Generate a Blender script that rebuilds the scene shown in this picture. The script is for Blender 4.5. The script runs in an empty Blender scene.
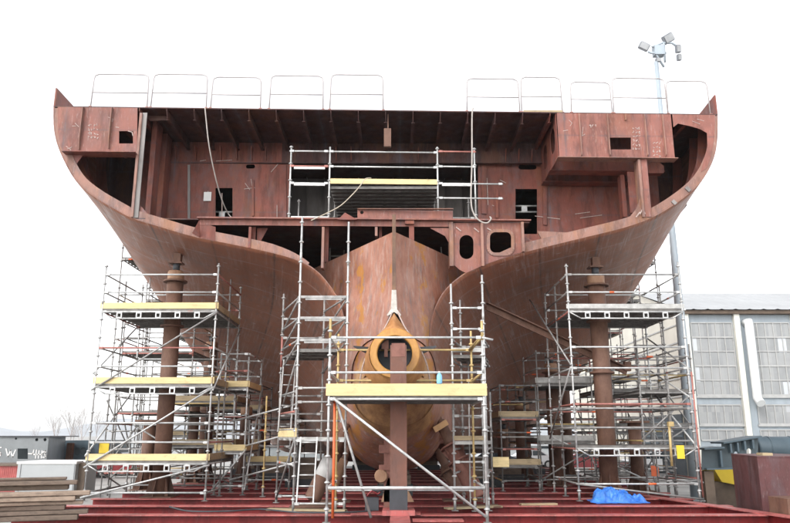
import bpy, bmesh, math, random
from mathutils import Vector, Matrix
random.seed(7)
S = bpy.context.scene
COL = S.collection
R = math.radians
# ------------------------------------------------------------------ camera
F_PX, CX, CY, EYE = 720.0, 395.0, 261.5, 1.65
TILT = math.atan(174.0/F_PX)
cam = bpy.data.cameras.new('camera'); co = bpy.data.objects.new('camera', cam); COL.objects.link(co)
cam.sensor_width = 36; cam.lens = 36*F_PX/790; cam.clip_end = 6000; cam.clip_start = .1
co.location = (0, 0, EYE); co.rotation_euler = (math.pi/2+TILT, 0, 0)
S.camera = co
FW = Vector((0, math.cos(TILT), math.sin(TILT))); UP = Vector((0, -math.sin(TILT), math.cos(TILT)))
def P(px, py, Y, k=0.0):
    """point where the sight line through a pixel of the photo meets the plane y = Y + k x"""
    d = FW + Vector((1, 0, 0))*((px-CX)/F_PX) + UP*((CY-py)/F_PX)
    t = Y/(d.y-k*d.x)
    return Vector((d.x*t, d.y*t, EYE+d.z*t))
# ------------------------------------------------------------------ materials
def nodes(name):
    m = bpy.data.materials.new(name); m.use_nodes = True
    nt = m.node_tree; b = nt.nodes['Principled BSDF']
    return m, nt, b
def ramp(nt, fac, stops):
    r = nt.nodes.new('ShaderNodeValToRGB'); cr = r.color_ramp
    while len(cr.elements) > 1: cr.elements.remove(cr.elements[-1])
    cr.elements[0].position = stops[0][0]; cr.elements[0].color = (*stops[0][1], 1)
    for p, c in stops[1:]:
        e = cr.elements.new(p); e.color = (*c, 1)
    nt.links.new(fac, r.inputs[0]); return r.outputs[0]
def noise(nt, vec, scale, detail=6, rough=.6):
    n = nt.nodes.new('ShaderNodeTexNoise'); n.inputs['Scale'].default_value = scale
    n.inputs['Detail'].default_value = detail; n.inputs['Roughness'].default_value = rough
    if vec is not None: nt.links.new(vec, n.inputs['Vector'])
    return n.outputs['Fac']
def mapping(nt, src, sc, loc=(0, 0, 0)):
    m = nt.nodes.new('ShaderNodeMapping'); m.inputs['Scale'].default_value = sc; m.inputs['Location'].default_value = loc
    nt.links.new(src, m.inputs['Vector']); return m.outputs[0]
def mix(nt, fac, a, b, mode='MIX'):
    n = nt.nodes.new('ShaderNodeMix'); n.data_type = 'RGBA'; n.blend_type = mode
    for sock, v in ((n.inputs[0], fac), (n.inputs[6], a), (n.inputs[7], b)):
        if hasattr(v, 'is_linked'): nt.links.new(v, sock)
        elif isinstance(v, (int, float)): sock.default_value = v
        else: sock.default_value = (*v, 1)
    return n.outputs[2]
def tc(nt, out='Object'):
    return nt.nodes.new('ShaderNodeTexCoord').outputs[out]
def math_(nt, op, a, b=None):
    n = nt.nodes.new('ShaderNodeMath'); n.operation = op
    for i, v in enumerate((a, b)):
        if v is None: continue
        if hasattr(v, 'is_linked'): nt.links.new(v, n.inputs[i])
        else: n.inputs[i].default_value = v
    return n.outputs[0]
def bump(nt, b, h, strength=.2, dist=.02):
    n = nt.nodes.new('ShaderNodeBump'); n.inputs['Strength'].default_value = strength; n.inputs['Distance'].default_value = dist
    nt.links.new(h, n.inputs['Height']); nt.links.new(n.outputs[0], b.inputs['Normal'])
def plain(name, c, rough=.6, metal=0, var=.25, scale=3.0, stretch=(1, 1, 1), bmp=0.0):
    m, nt, b = nodes(name)
    v = mapping(nt, tc(nt), stretch)
    f = noise(nt, v, scale)
    lo = tuple(x*(1-var) for x in c); hi = tuple(min(1, x*(1+var)) for x in c)
    nt.links.new(ramp(nt, f, [(.3, lo), (.7, hi)]), b.inputs['Base Color'])
    b.inputs['Roughness'].default_value = rough; b.inputs['Metallic'].default_value = metal
    if bmp: bump(nt, b, noise(nt, v, scale*4), bmp)
    return m
def primer(name, c, rust=.0, grey=.25, rough=.62, pale=.08, seams=True):
    """red-brown shop primer: blotches, scuffed grey patches, chalky drips and rust"""
    m, nt, b = nodes(name)
    o = tc(nt)
    big = noise(nt, o, .55, 5, .6); mid = noise(nt, o, 2.3, 8, .65)
    fine = noise(nt, mapping(nt, o, (6, 6, 1.2)), 3.0, 6, .7)
    lo = tuple(x*.62 for x in c); hi = tuple(min(1, x*1.3) for x in c)
    colr = ramp(nt, math_(nt, 'ADD', math_(nt, 'MULTIPLY', big, .55), math_(nt, 'MULTIPLY', mid, .45)), [(.3, lo), (.5, c), (.68, hi)])
    # worn bluish grey bare-steel patches
    g = ramp(nt, noise(nt, mapping(nt, o, (1.6, 1.6, .8), (3, 1, 7)), 1.3, 7, .68), [(.50, (0, 0, 0)), (.60, (1, 1, 1))])
    colr = mix(nt, math_(nt, 'MULTIPLY', g, grey*1.3), colr, (.115, .105, .115))
    dk = ramp(nt, noise(nt, mapping(nt, o, (2.2, 2.2, .5), (5, 8, 1)), 1.7, 8, .7), [(.49, (0, 0, 0)), (.60, (1, 1, 1))])
    colr = mix(nt, math_(nt, 'MULTIPLY', dk, .55), colr, tuple(x*.4 for x in c))
    # pale vertical scuffs
    s = ramp(nt, fine, [(.56, (0, 0, 0)), (.68, (1, 1, 1))])
    colr = mix(nt, math_(nt, 'MULTIPLY', s, pale), colr, (.45, .36, .33))
    if rust > 0:
        rr = ramp(nt, noise(nt, mapping(nt, o, (1, 1, .35), (9, 2, 4)), 1.5, 9, .7), [(.53, (0, 0, 0)), (.62, (1, 1, 1))])
        colr = mix(nt, math_(nt, 'MULTIPLY', rr, rust), colr, (.38, .15, .025))
    if seams:   # weld seams between plates: thin darker lines with a grey heat band
        sx = nt.nodes.new('ShaderNodeSeparateXYZ'); nt.links.new(o, sx.inputs[0])
        fx = math_(nt, 'FRACT', math_(nt, 'DIVIDE', math_(nt, 'ADD', sx.outputs[0], 50.37), 2.35))
        d = math_(nt, 'ABSOLUTE', math_(nt, 'SUBTRACT', fx, .5))
        ln = ramp(nt, d, [(0, (1, 1, 1)), (.010, (.45, .45, .45)), (.06, (0, 0, 0))])
        brk = ramp(nt, noise(nt, mapping(nt, o, (1.5, 1.5, 1.1), (2, 2, 9)), 1.4, 6, .7), [(.38, (.15, .15, .15)), (.6, (1, 1, 1))])
        colr = mix(nt, math_(nt, 'MULTIPLY', math_(nt, 'MULTIPLY', ln, brk), .85), colr, (.105, .105, .12))
        fz = math_(nt, 'ABSOLUTE', math_(nt, 'SUBTRACT', math_(nt, 'FRACT', math_(nt, 'DIVIDE', math_(nt, 'ADD', sx.outputs[2], .55), 1.62)), .5))
        lz = ramp(nt, fz, [(0, (1, 1, 1)), (.008, (.5, .5, .5)), (.03, (0, 0, 0))])
        colr = mix(nt, math_(nt, 'MULTIPLY', math_(nt, 'MULTIPLY', lz, brk), .6), colr, (.09, .075, .08))
        rn = ramp(nt, noise(nt, mapping(nt, o, (9, 9, .5), (1, 6, 3)), 2.0, 5, .65), [(.60, (0, 0, 0)), (.72, (1, 1, 1))])
        colr = mix(nt, math_(nt, 'MULTIPLY', rn, .4), colr, (.26, .11, .04))
    nt.links.new(colr, b.inputs['Base Color'])
    nt.links.new(ramp(nt, mid, [(.3, (rough-.12,)*3), (.7, (rough+.15,)*3)]), b.inputs['Roughness'])
    b.inputs['Specular IOR Level'].default_value = .4
    bump(nt, b, mid, .12, .03)
    return m
def shell_mat(name, c):
    """hull plating: UV.x runs along the frame girth (m), UV.y along the ship (m)"""
    m, nt, b = nodes(name)
    uv = tc(nt, 'UV'); o = tc(nt)
    big = noise(nt, o, .4, 5, .6); mid = noise(nt, o, 1.9, 8, .7)
    colr = ramp(nt, math_(nt, 'ADD', math_(nt, 'MULTIPLY', big, .5), math_(nt, 'MULTIPLY', mid, .5)),
                [(.3, tuple(x*.62 for x in c)), (.5, c), (.7, tuple(x*1.3 for x in c))])
    # long pale streaks along the ship
    clus = ramp(nt, noise(nt, mapping(nt, uv, (.9, .45, 1), (3, 1, 5)), .55, 4, .6), [(.40, (.06, .06, .06)), (.62, (1, 1, 1))])
    st = noise(nt, mapping(nt, uv, (5.5, .22, 1)), 2.0, 6, .7)
    colr = mix(nt, math_(nt, 'MULTIPLY', ramp(nt, st, [(.50, (0, 0, 0)), (.64, (1, 1, 1))]), math_(nt, 'MULTIPLY', clus, .75)), colr, (.46, .36, .33))
    st2 = noise(nt, mapping(nt, uv, (2.6, .5, 1), (4, 7, 1)), 3.1, 7, .75)
    colr = mix(nt, math_(nt, 'MULTIPLY', ramp(nt, st2, [(.53, (0, 0, 0)), (.66, (1, 1, 1))]), .45), colr, (.11, .085, .08))
    sx = nt.nodes.new('ShaderNodeSeparateXYZ'); nt.links.new(uv, sx.inputs[0])
    for out, per, w, amt in ((sx.outputs[0], 1.75, .015, .95), (sx.outputs[1], 2.6, .012, .75)):
        d = math_(nt, 'ABSOLUTE', math_(nt, 'SUBTRACT', math_(nt, 'FRACT', math_(nt, 'DIVIDE', out, per)), .5))
        ln = ramp(nt, d, [(0, (1, 1, 1)), (w*.6, (.6, .6, .6)), (w*2.2, (0, 0, 0))])
        brk = ramp(nt, noise(nt, uv, 1.1, 3), [(.35, (.25, .25, .25)), (.6, (1, 1, 1))])
        colr = mix(nt, math_(nt, 'MULTIPLY', math_(nt, 'MULTIPLY', ln, brk), amt), colr, (.42, .35, .33) if per > 2 else (.05, .035, .03))
    # rows of short fairing marks beside the seams
    vx = nt.nodes.new('ShaderNodeTexVoronoi'); vx.inputs['Scale'].default_value = 1.0
    nt.links.new(mapping(nt, uv, (1.3, 2.6, 1)), vx.inputs['Vector'])
    mk = ramp(nt, vx.outputs['Distance'], [(.07, (1, 1, 1)), (.12, (0, 0, 0))])
    colr = mix(nt, math_(nt, 'MULTIPLY', mk, .45), colr, (.5, .45, .42))
    nt.links.new(colr, b.inputs['Base Color'])
    nt.links.new(ramp(nt, mid, [(.3, (.34,)*3), (.7, (.56,)*3)]), b.inputs['Roughness'])
    b.inputs['Specular IOR Level'].default_value = .5
    # slight dishing of the plates between stiffeners
    w = nt.nodes.new('ShaderNodeTexWave'); w.inputs['Scale'].default_value = .42; w.inputs['Distortion'].default_value = .6
    w.inputs['Detail'].default_value = 1
    nt.links.new(uv, w.inputs['Vector'])
    bump(nt, b, math_(nt, 'ADD', math_(nt, 'MULTIPLY', w.outputs['Fac'], .6), mid), .25, .05)
    return m
def skeg_mat(name):
    m, nt, b = nodes(name)
    o = tc(nt)
    big = noise(nt, o, .9, 6, .65); st = noise(nt, mapping(nt, o, (2.4, 2.4, 1.1)), 1.5, 8, .74)
    colr = ramp(nt, math_(nt, 'ADD', math_(nt, 'MULTIPLY', big, .55), math_(nt, 'MULTIPLY', st, .45)),
                [(.32, (.13, .075, .055)), (.44, (.29, .125, .082)), (.56, (.39, .19, .135)), (.70, (.44, .28, .225))])
    sp = nt.nodes.new('ShaderNodeSeparateXYZ'); nt.links.new(o, sp.inputs[0])
    rr = ramp(nt, noise(nt, mapping(nt, o, (1.3, .7, .8), (1.3, 0, 2.2)), 1.5, 10, .76), [(.57, (0, 0, 0)), (.63, (1, 1, 1))])
    colr = mix(nt, math_(nt, 'MULTIPLY', rr, .85), colr, (.40, .165, .02))
    ye = ramp(nt, noise(nt, mapping(nt, o, (2.4, 1, .5), (6, 0, 1)), 2.6, 8, .7), [(.63, (0, 0, 0)), (.70, (1, 1, 1))])
    colr = mix(nt, math_(nt, 'MULTIPLY', ye, .6), colr, (.55, .42, .22))
    for rot, seed, cc, amt in ((.6, 3, (.17, .15, .15), .75), (-.5, 8, (.50, .43, .40), .5)):
        mp = nt.nodes.new('ShaderNodeMapping'); mp.inputs['Rotation'].default_value = (0, rot, .2); mp.inputs['Scale'].default_value = (2.6, 2.6, .55); mp.inputs['Location'].default_value = (seed, 0, seed)
        nt.links.new(o, mp.inputs['Vector'])
        sm = ramp(nt, noise(nt, mp.outputs[0], 2.1, 9, .74), [(.53, (0, 0, 0)), (.66, (1, 1, 1))])
        colr = mix(nt, math_(nt, 'MULTIPLY', sm, amt), colr, cc)
    dx = math_(nt, 'ABSOLUTE', math_(nt, 'SUBTRACT', math_(nt, 'ADD', math_(nt, 'ABSOLUTE', math_(nt, 'ADD', sp.outputs[0], .06)), math_(nt, 'MULTIPLY', math_(nt, 'SUBTRACT', noise(nt, mapping(nt, o, (.8, .8, 1), (7, 2, 5)), 1.1, 4, .6), .5), 1.5)), .85))
    near = ramp(nt, math_(nt, 'ADD', math_(nt, 'MULTIPLY', dx, 1.3), math_(nt, 'MULTIPLY', noise(nt, mapping(nt, o, (1, 1, 1), (2, 5, 3)), 2.6, 8, .75), .9)), [(.47, (1, 1, 1)), (.56, (0, 0, 0))])
    colr = mix(nt, math_(nt, 'MULTIPLY', near, .8), colr, (.42, .18, .03))
    nt.links.new(colr, b.inputs['Base Color']); b.inputs['Roughness'].default_value = .5
    bump(nt, b, st, .12, .03)
    return m
def rusty(name, c1, c2, rough=.7):
    m, nt, b = nodes(name); o = tc(nt)
    f = noise(nt, mapping(nt, o, (1, 1, .5)), 2.6, 9, .72)
    nt.links.new(ramp(nt, f, [(.35, c1), (.65, c2)]), b.inputs['Base Color']); b.inputs['Roughness'].default_value = rough
    bump(nt, b, noise(nt, o, 12), .15, .01)
    return m
def timber(name, c, dark=.55):
    m, nt, b = nodes(name); o = tc(nt)
    g = noise(nt, mapping(nt, o, (.6, 7, 7)), 2.5, 8, .7); k = noise(nt, mapping(nt, o, (.7, 1, 1)), 1.6, 5, .6)
    f = math_(nt, 'ADD', math_(nt, 'MULTIPLY', g, .6), math_(nt, 'MULTIPLY', k, .4))
    cc = ramp(nt, f, [(.32, tuple(x*dark for x in c)), (.5, c), (.7, tuple(min(1, x*1.25) for x in c))])
    sp = ramp(nt, noise(nt, mapping(nt, o, (1.4, 1.4, 2.5), (3, 3, 3)), 2.2, 9, .75), [(.56, (0, 0, 0)), (.68, (1, 1, 1))])
    cc = mix(nt, math_(nt, 'MULTIPLY', sp, .45), cc, tuple(x*.45 for x in c))
    nt.links.new(cc, b.inputs['Base Color'])
    b.inputs['Roughness'].default_value = .8; bump(nt, b, g, .25, .01)
    return m
M = {}
M['shell'] = shell_mat('hull_primer', (.29, .110, .060))
M['plate'] = primer('red_brown_primer', (.205, .063, .045), rust=.12)
M['plate_lit'] = primer('lit_plate_primer', (.26, .103, .080), rust=.08, grey=.15, pale=.3)  # plate primer lightened to paint in the light on front-facing plates
M['edge'] = primer('bare_edge_primer', (.285, .15, .115), rust=.25, grey=.3, pale=.3, seams=False)
M['under'] = primer('shade_darkened_primer', (.072, .030, .027), rust=.1, grey=.2)  # same hull primer, darkened to paint in the shade below and behind the deck
M['greywall'] = plain('grey_primed_steel', (.22, .20, .19), .6, 0, .35, 1.4, (2, 2, .5))
M['skeg'] = skeg_mat('worn_skeg_paint')
M['boss'] = rusty('orange_boss_primer', (.30, .115, .035), (.54, .28, .11), .45)
M['bulb'] = rusty('rust_stained_bulb_paint', (.19, .095, .052), (.48, .27, .12), .38)
M['ring'] = rusty('yellow_machined_ring', (.34, .14, .03), (.56, .29, .07), .4)
M['postbar'] = rusty('rusty_stem_bar', (.10, .055, .04), (.24, .13, .07))
M['white'] = plain('white_paint', (.66, .65, .63), .5, 0, .06)
M['chalk'] = plain('chalk_line', (.40, .31, .28), .9, 0, .3, 25)
M['chalkwhite'] = plain('worn_white_paint', (.50, .47, .43), .7, 0, .3, 9)
M['prop'] = rusty('brown_prop_steel', (.095, .045, .03), (.20, .105, .07))
M['clay'] = rusty('pale_brown_jack', (.25, .13, .075), (.40, .24, .15))
M['prop_red'] = rusty('red_brown_prop', (.15, .055, .04), (.27, .12, .09))
M['post'] = primer('centre_post_primer', (.19, .085, .06), rust=.1, grey=.1, seams=False)
M['dark'] = plain('dark_steel', (.045, .048, .055), .6)
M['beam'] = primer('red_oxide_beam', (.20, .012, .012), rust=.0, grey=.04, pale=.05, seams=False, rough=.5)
M['beam_top'] = primer('sky_lit_flange_red', (.44, .12, .11), rust=.05, grey=.12, pale=.45, seams=False, rough=.42)  # beam red paled to paint in sky light on the flanges
M['galv'] = plain('galvanised_tube', (.50, .50, .49), .42, .35, .25, 9)
M['galv_dull'] = plain('weathered_galvanised_tube', (.30, .29, .28), .5, .3, .35, 7)
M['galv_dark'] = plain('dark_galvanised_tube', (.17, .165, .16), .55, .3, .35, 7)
M['tape_red'] = plain('red_marked_tube', (.36, .14, .115), .5, .1, .25, 8)
M['orange'] = plain('orange_tube', (.72, .14, .045), .5, 0, .15, 5)
M['ytube'] = plain('yellow_tube', (.47, .34, .15), .5, .1, .25, 7)
M['toe'] = timber('yellow_toe_board_wood', (.66, .52, .27), .8)
M['toe_old'] = timber('weathered_toe_board_wood', (.40, .31, .19), .6)
M['plank'] = plain('steel_deck_plank', (.16, .15, .14), .55, .3, .4, 5, (1, 6, 1))
M['plank_l'] = plain('light_deck_plank', (.42, .41, .39), .5, .3, .3, 5, (1, 6, 1))
M['wood'] = timber('stacked_timber', (.17, .125, .095), .4)
M['wood_pale'] = timber('pale_stacked_timber', (.33, .25, .19), .4)
M['wedge'] = timber('wedge_wood', (.50, .30, .15), .6)
M['tarp'] = plain('blue_tarpaulin', (.045, .19, .62), .45, 0, .35, 6)
M['yellow'] = plain('yellow_sign', (.70, .50, .03), .5, 0, .05)
M['mast'] = plain('grey_blue_mast', (.36, .41, .45), .5, .1, .12, 1.5, (1, 1, .4))
M['lamp'] = plain('lamp_body', (.22, .23, .25), .45, .3, .2)
M['lampglass'] = plain('lamp_glass', (.36, .37, .38), .15, 0, .15)
M['rail'] = plain('deck_rail_tube', (.42, .38, .37), .5, .2, .2, 5)
M['rail_red'] = plain('rail_base_red', (.34, .16, .13), .6, .1, .25, 5)
M['hose'] = plain('pale_hose', (.38, .34, .31), .6, 0, .15, 8)
M['rope'] = plain('hemp_rope', (.48, .42, .33), .9, 0, .2, 20)
M['water'] = plain('blue_bottle_plastic', (.22, .50, .74), .15, 0, .1)
M['concrete'] = plain('yard_concrete', (.36, .35, .33), .85, 0, .3, .35, (1, 1, 1), .1)
M['shade_floor'] = plain('shade_dark_ground', (.055, .05, .047), .85, 0, .4, .8, (1, 1, 1), .1)  # ground colour darkened to paint in shade below the beams
M['blockgrey'] = plain('grey_hull_block', (.20, .215, .22), .65, 0, .2, .7)
M['blockdark'] = plain('dark_blue_grey_steel', (.055, .075, .085), .6, 0, .35, .9)
M['bluegrey'] = plain('blue_grey_steel', (.068, .10, .122), .5, 0, .25, 1.1)
M['container'] = plain('pale_grey_container', (.37, .385, .39), .55, 0, .08, .8)
M['redcorr'] = plain('faded_red_sheet', (.52, .17, .16), .6, 0, .2, 2)
M['brown'] = plain('brown_board', (.12, .085, .06), .7, 0, .3, 2)
M['boxred'] = primer('brown_red_box_paint', (.11, .042, .042), rust=.05, grey=.2, pale=.2, seams=False)
M['facade'] = plain('blue_grey_cladding', (.33, .375, .41), .6, 0, .12, .8, (3, 3, .3))
M['pillar'] = plain('cream_render', (.70, .69, .62), .7, 0, .08, .9)
M['frame'] = plain('window_bars', (.42, .42, .41), .6, 0, .12)
M['gable'] = plain('cream_cladding', (.66, .63, .55), .7, 0, .1, .6)
M['roof'] = plain('roof_sheeting', (.40, .405, .41), .6, .1, .08, .5)
M['duct'] = plain('white_duct', (.74, .76, .76), .4, 0, .06)
M['louvre'] = plain('dark_louvre', (.035, .045, .055), .6)
M['hill'] = plain('haze_pale_hill', (.34, .37, .40), .9, 0, .25, .012)  # hill colour paled to paint in distance haze
M['bark'] = plain('haze_pale_bark', (.40, .37, .36), .9, 0, .3, 4)  # bark lightened to paint in haze over the far trees
M['cargo'] = plain('dark_car_paint', (.05, .055, .07), .25, .2, .2)
M['carred'] = plain('red_car_paint', (.25, .03, .035), .25, .2, .2)
M['carwhite'] = plain('white_car_paint', (.70, .71, .72), .25, 0, .1)
M['tyre'] = plain('tyre_rubber', (.03, .03, .03), .8)
M['glass'] = plain('car_glass', (.03, .04, .05), .08)
def panes_mat():
    m, nt, b = nodes('dusty_window_panes'); o = tc(nt)
    mp = mapping(nt, o, (1/.52, 1, 1/.93))
    sn = nt.nodes.new('ShaderNodeVectorMath'); sn.operation = 'FLOOR'; nt.links.new(mp, sn.inputs[0])
    wn = nt.nodes.new('ShaderNodeTexWhiteNoise'); wn.noise_dimensions = '3D'; nt.links.new(sn.outputs[0], wn.inputs['Vector'])
    colr = ramp(nt, wn.outputs['Value'], [(0, (.26, .27, .275)), (.5, (.31, .32, .325)), (.955, (.36, .365, .365)), (.96, (.60, .63, .66))])
    nt.links.new(mix(nt, .25, colr, ramp(nt, noise(nt, o, 1.1), [(.3, (.20, .20, .20)), (.7, (.42, .42, .41))])), b.inputs['Base Color'])
    b.inputs['Roughness'].default_value = .3
    return m
M['panes'] = panes_mat()
# ------------------------------------------------------------------ mesh helpers
def obj(name, bm, mat, parent=None, smooth=False, base=None):
    me = bpy.data.meshes.new(name)
    if base is None and parent is not None: base = parent_base(parent)
    if base is not None: bmesh.ops.translate(bm, verts=bm.verts, vec=-Vector(base))
    bm.to_mesh(me); bm.free()
    for m in (mat if isinstance(mat, (list, tuple)) else [mat]): me.materials.append(M[m] if isinstance(m, str) else m)
    if smooth:
        for p in me.polygons: p.use_smooth = True
    o = bpy.data.objects.new(name, me); COL.objects.link(o)
    if parent is not None: o.parent = parent
    elif base is not None: o.location = base
    return o
def parent_base(p):
    v = Vector((0, 0, 0))
    while p is not None: v += p.location; p = p.parent
    return v
def thing(name, label, cat, loc=(0, 0, 0), group=None):
    o = bpy.data.objects.new(name, None); COL.objects.link(o); o.location = loc
    o.empty_display_size = .3
    o['label'] = label; o['category'] = cat
    if group: o['group'] = group
    return o
def tag(o, label, cat, group=None):
    o['label'] = label; o['category'] = cat
    if group: o['group'] = group
    return o
def struct(o): o['kind'] = 'structure'; return o
def B(): return bmesh.new()
def box(bm, x0, x1, y0, y1, z0, z1, mi=0):
    v = [bm.verts.new((x, y, z)) for x in (x0, x1) for y in (y0, y1) for z in (z0, z1)]
    for f in ((0, 1, 3, 2), (4, 6, 7, 5), (0, 4, 5, 1), (2, 3, 7, 6), (0, 2, 6, 4), (1, 5, 7, 3)):
        bm.faces.new([v[i] for i in f]).material_index = mi
def obox(bm, a, b, w, h, upv=Vector((0, 0, 1)), mi=0):
    """a bar from a to b, w wide across, h deep along upv"""
    a = Vector(a); b = Vector(b); d = (b-a).normalized()
    s = d.cross(Vector(upv))
    if s.length < 1e-4: s = d.cross(Vector((1, 0, 0)))
    s.normalize(); u = s.cross(d)
    vs = []
    for p in (a, b):
        for i, j in ((-1, -1), (1, -1), (1, 1), (-1, 1)): vs.append(bm.verts.new(p+s*(i*w/2)+u*(j*h/2)))
    for f in ((0, 3, 2, 1), (4, 5, 6, 7), (0, 1, 5, 4), (1, 2, 6, 5), (2, 3, 7, 6), (3, 0, 4, 7)):
        bm.faces.new([vs[i] for i in f]).material_index = mi
def tube(bm, pts, r, n=8, mi=0, r2=None, caps=True):
    pts = [Vector(p) for p in pts]; rings = []
    up = None
    for i, p in enumerate(pts):
        d = (pts[min(i+1, len(pts)-1)]-pts[max(i-1, 0)]).normalized()
        if up is None:
            up = d.cross(Vector((0, 0, 1)))
            if up.length < 1e-3: up = d.cross(Vector((0, 1, 0)))
        s = (up - d*up.dot(d)).normalized(); t = d.cross(s); up = s
        rr = r if r2 is None else r+(r2-r)*i/(len(pts)-1)
        rings.append([bm.verts.new(p+(s*math.cos(2*math.pi*k/n)+t*math.sin(2*math.pi*k/n))*rr) for k in range(n)])
    for a, b in zip(rings, rings[1:]):
        for k in range(n):
            f = bm.faces.new((a[k], a[(k+1) % n], b[(k+1) % n], b[k])); f.material_index = mi; f.smooth = True
    if caps:
        bm.faces.new(list(reversed(rings[0]))).material_index = mi; bm.faces.new(rings[-1]).material_index = mi
def lathe(bm, prof, c, axis=Vector((0, 0, 1)), n=24, mi=0):
    """prof: list of (radius, height) along axis from point c"""
    axis = Vector(axis).normalized(); s = axis.cross(Vector((0, 1, 0)))
    if s.length < 1e-3: s = axis.cross(Vector((1, 0, 0)))
    s.normalize(); t = axis.cross(s); c = Vector(c); rings = []
    for r, h in prof:
        rings.append([bm.verts.new(c+axis*h+(s*math.cos(2*math.pi*k/n)+t*math.sin(2*math.pi*k/n))*max(r, .001)) for k in range(n)])
    for a, b in zip(rings, rings[1:]):
        for k in range(n):
            f = bm.faces.new((a[k], a[(k+1) % n], b[(k+1) % n], b[k])); f.material_index = mi; f.smooth = True
    bm.faces.new(list(reversed(rings[0]))); bm.faces.new(rings[-1])
def plate(bm, outer, holes, th, mi=0):
    """flat plate with holes: lists of 3D points, th = thickness vector"""
    th = Vector(th); tmp = bmesh.new(); loops = []
    for lp in [outer]+list(holes):
        vs = [tmp.verts.new(p) for p in lp]; loops.append(vs)
        for i in range(len(vs)): tmp.edges.new((vs[i], vs[(i+1) % len(vs)]))
    bmesh.ops.triangle_fill(tmp, use_beauty=True, use_dissolve=False, edges=tmp.edges[:])
    tmp.verts.index_update()
    a = {v.index: bm.verts.new(v.co) for v in tmp.verts}; b = {v.index: bm.verts.new(v.co+th) for v in tmp.verts}
    for f in tmp.faces:
        ix = [v.index for v in f.verts]
        if f.normal.dot(th) > 0: ix.reverse()
        bm.faces.new([a[i] for i in ix]).material_index = mi
        bm.faces.new([b[i] for i in reversed(ix)]).material_index = mi
    for vs in loops:
        n = len(vs)
        for i in range(n):
            p, q = vs[i].index, vs[(i+1) % n].index
            bm.faces.new((a[p], a[q], b[q], b[p])).material_index = mi
    tmp.free()
    bmesh.ops.recalc_face_normals(bm, faces=bm.faces[:])
def catmull(pts, n):
    out = []; m = len(pts)
    for i in range(n):
        t = i/(n-1)*(m-1); k = min(int(t), m-2); f = t-k
        p0, p1, p2, p3 = pts[max(k-1, 0)], pts[k], pts[k+1], pts[min(k+2, m-1)]
        out.append(p1*1.0 + (p2-p0)*(.5*f) + (p0*2-p1*5+p2*4-p3)*(.5*f*f) + (p1*3-p0-p2*3+p3)*(.5*f**3))
    return out
def rrect(cx, cz, w, h, r, n=5):
    pts = []
    for sx, sz, a0 in ((1, 1, 0), (-1, 1, 90), (-1, -1, 180), (1, -1, 270)):
        for k in range(n):
            a = R(a0+90*k/(n-1)); pts.append((cx+sx*(w/2-r)+r*math.cos(a), cz+sz*(h/2-r)+r*math.sin(a)))
    return pts
# ================================================================== THE HULL
YC, K = 19.0, .028            # the open end of the hull: plane y = YC + s + K x
def H(px, py, s=0.0): return P(px, py, YC+s, K)
def HW(x, s, z): return Vector((x, YC+s+K*x, z))
hull = thing('ship_hull', 'huge red-brown ship hull under construction with its open end facing the camera', 'ship', (0, YC, 0))
ZD = H(390, 111).z            # main deck height
L0 = [(53,110),(54,130),(60,152),(75,180),(93,196),(118,211),(134,219),(160,227),(195,237),(240,246),(280,255),(303,263),(319,274),(332,290),(341,308),(345,332),(346,362)]
R0 = [(718,116),(717.5,138),(714,158),(704,178),(690,193),(668,209),(647,220),(620,229),(583,238),(540,248.5),(510,256.5),(485,265),(465,274),(448,288),(438,303),(431,324),(429,365)]
SEC = {
 8:  [(9.85,ZD),(9.85,9.9),(9.85,8.9),(9.82,8.3),(9.6,7.6),(9.1,7.1),(8.5,6.8),(7.5,6.4),(6.3,6.1),(5.0,5.75),(4.0,5.3),(3.2,4.7),(2.7,4.1),(2.4,3.5),(2.2,2.9),(2.1,2.4),(2.0,1.9)],
 17: [(9.85,ZD),(9.85,9.0),(9.85,7.4),(9.83,6.3),(9.65,5.4),(9.2,4.6),(8.5,4.1),(7.5,3.7),(6.4,3.4),(5.3,3.1),(4.5,2.75),(3.9,2.1),(3.5,1.5),(3.2,1.0),(2.9,.7),(2.3,.55),(.0,.5)],
 34: [(9.85,ZD),(9.85,8.0),(9.85,5.4),(9.85,3.6),(9.8,2.6),(9.4,1.7),(8.7,1.0),(7.7,.5),(6.5,.42),(5.4,.4),(4.6,.38),(4.0,.38),(3.5,.38),(3.0,.38),(2.6,.38),(2.2,.38),(.0,.38)],
}
def sec0(side):
    return [Vector((p.x, 0, p.z)) for p in (H(*q) for q in (L0 if side < 0 else R0))]
def shell_ctrl(side):
    d = {0.0: sec0(side)}
    d[0.0][0].z = ZD if abs(d[0.0][0].z-ZD) < .3 else d[0.0][0].z
    for s, pts in SEC.items(): d[float(s)] = [Vector((side*x, 0, z)) for x, z in pts]
    return d
NU = 65
CT = {sd: {s: catmull(p, NU) for s, p in shell_ctrl(sd).items()} for sd in (-1, 1)}
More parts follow.
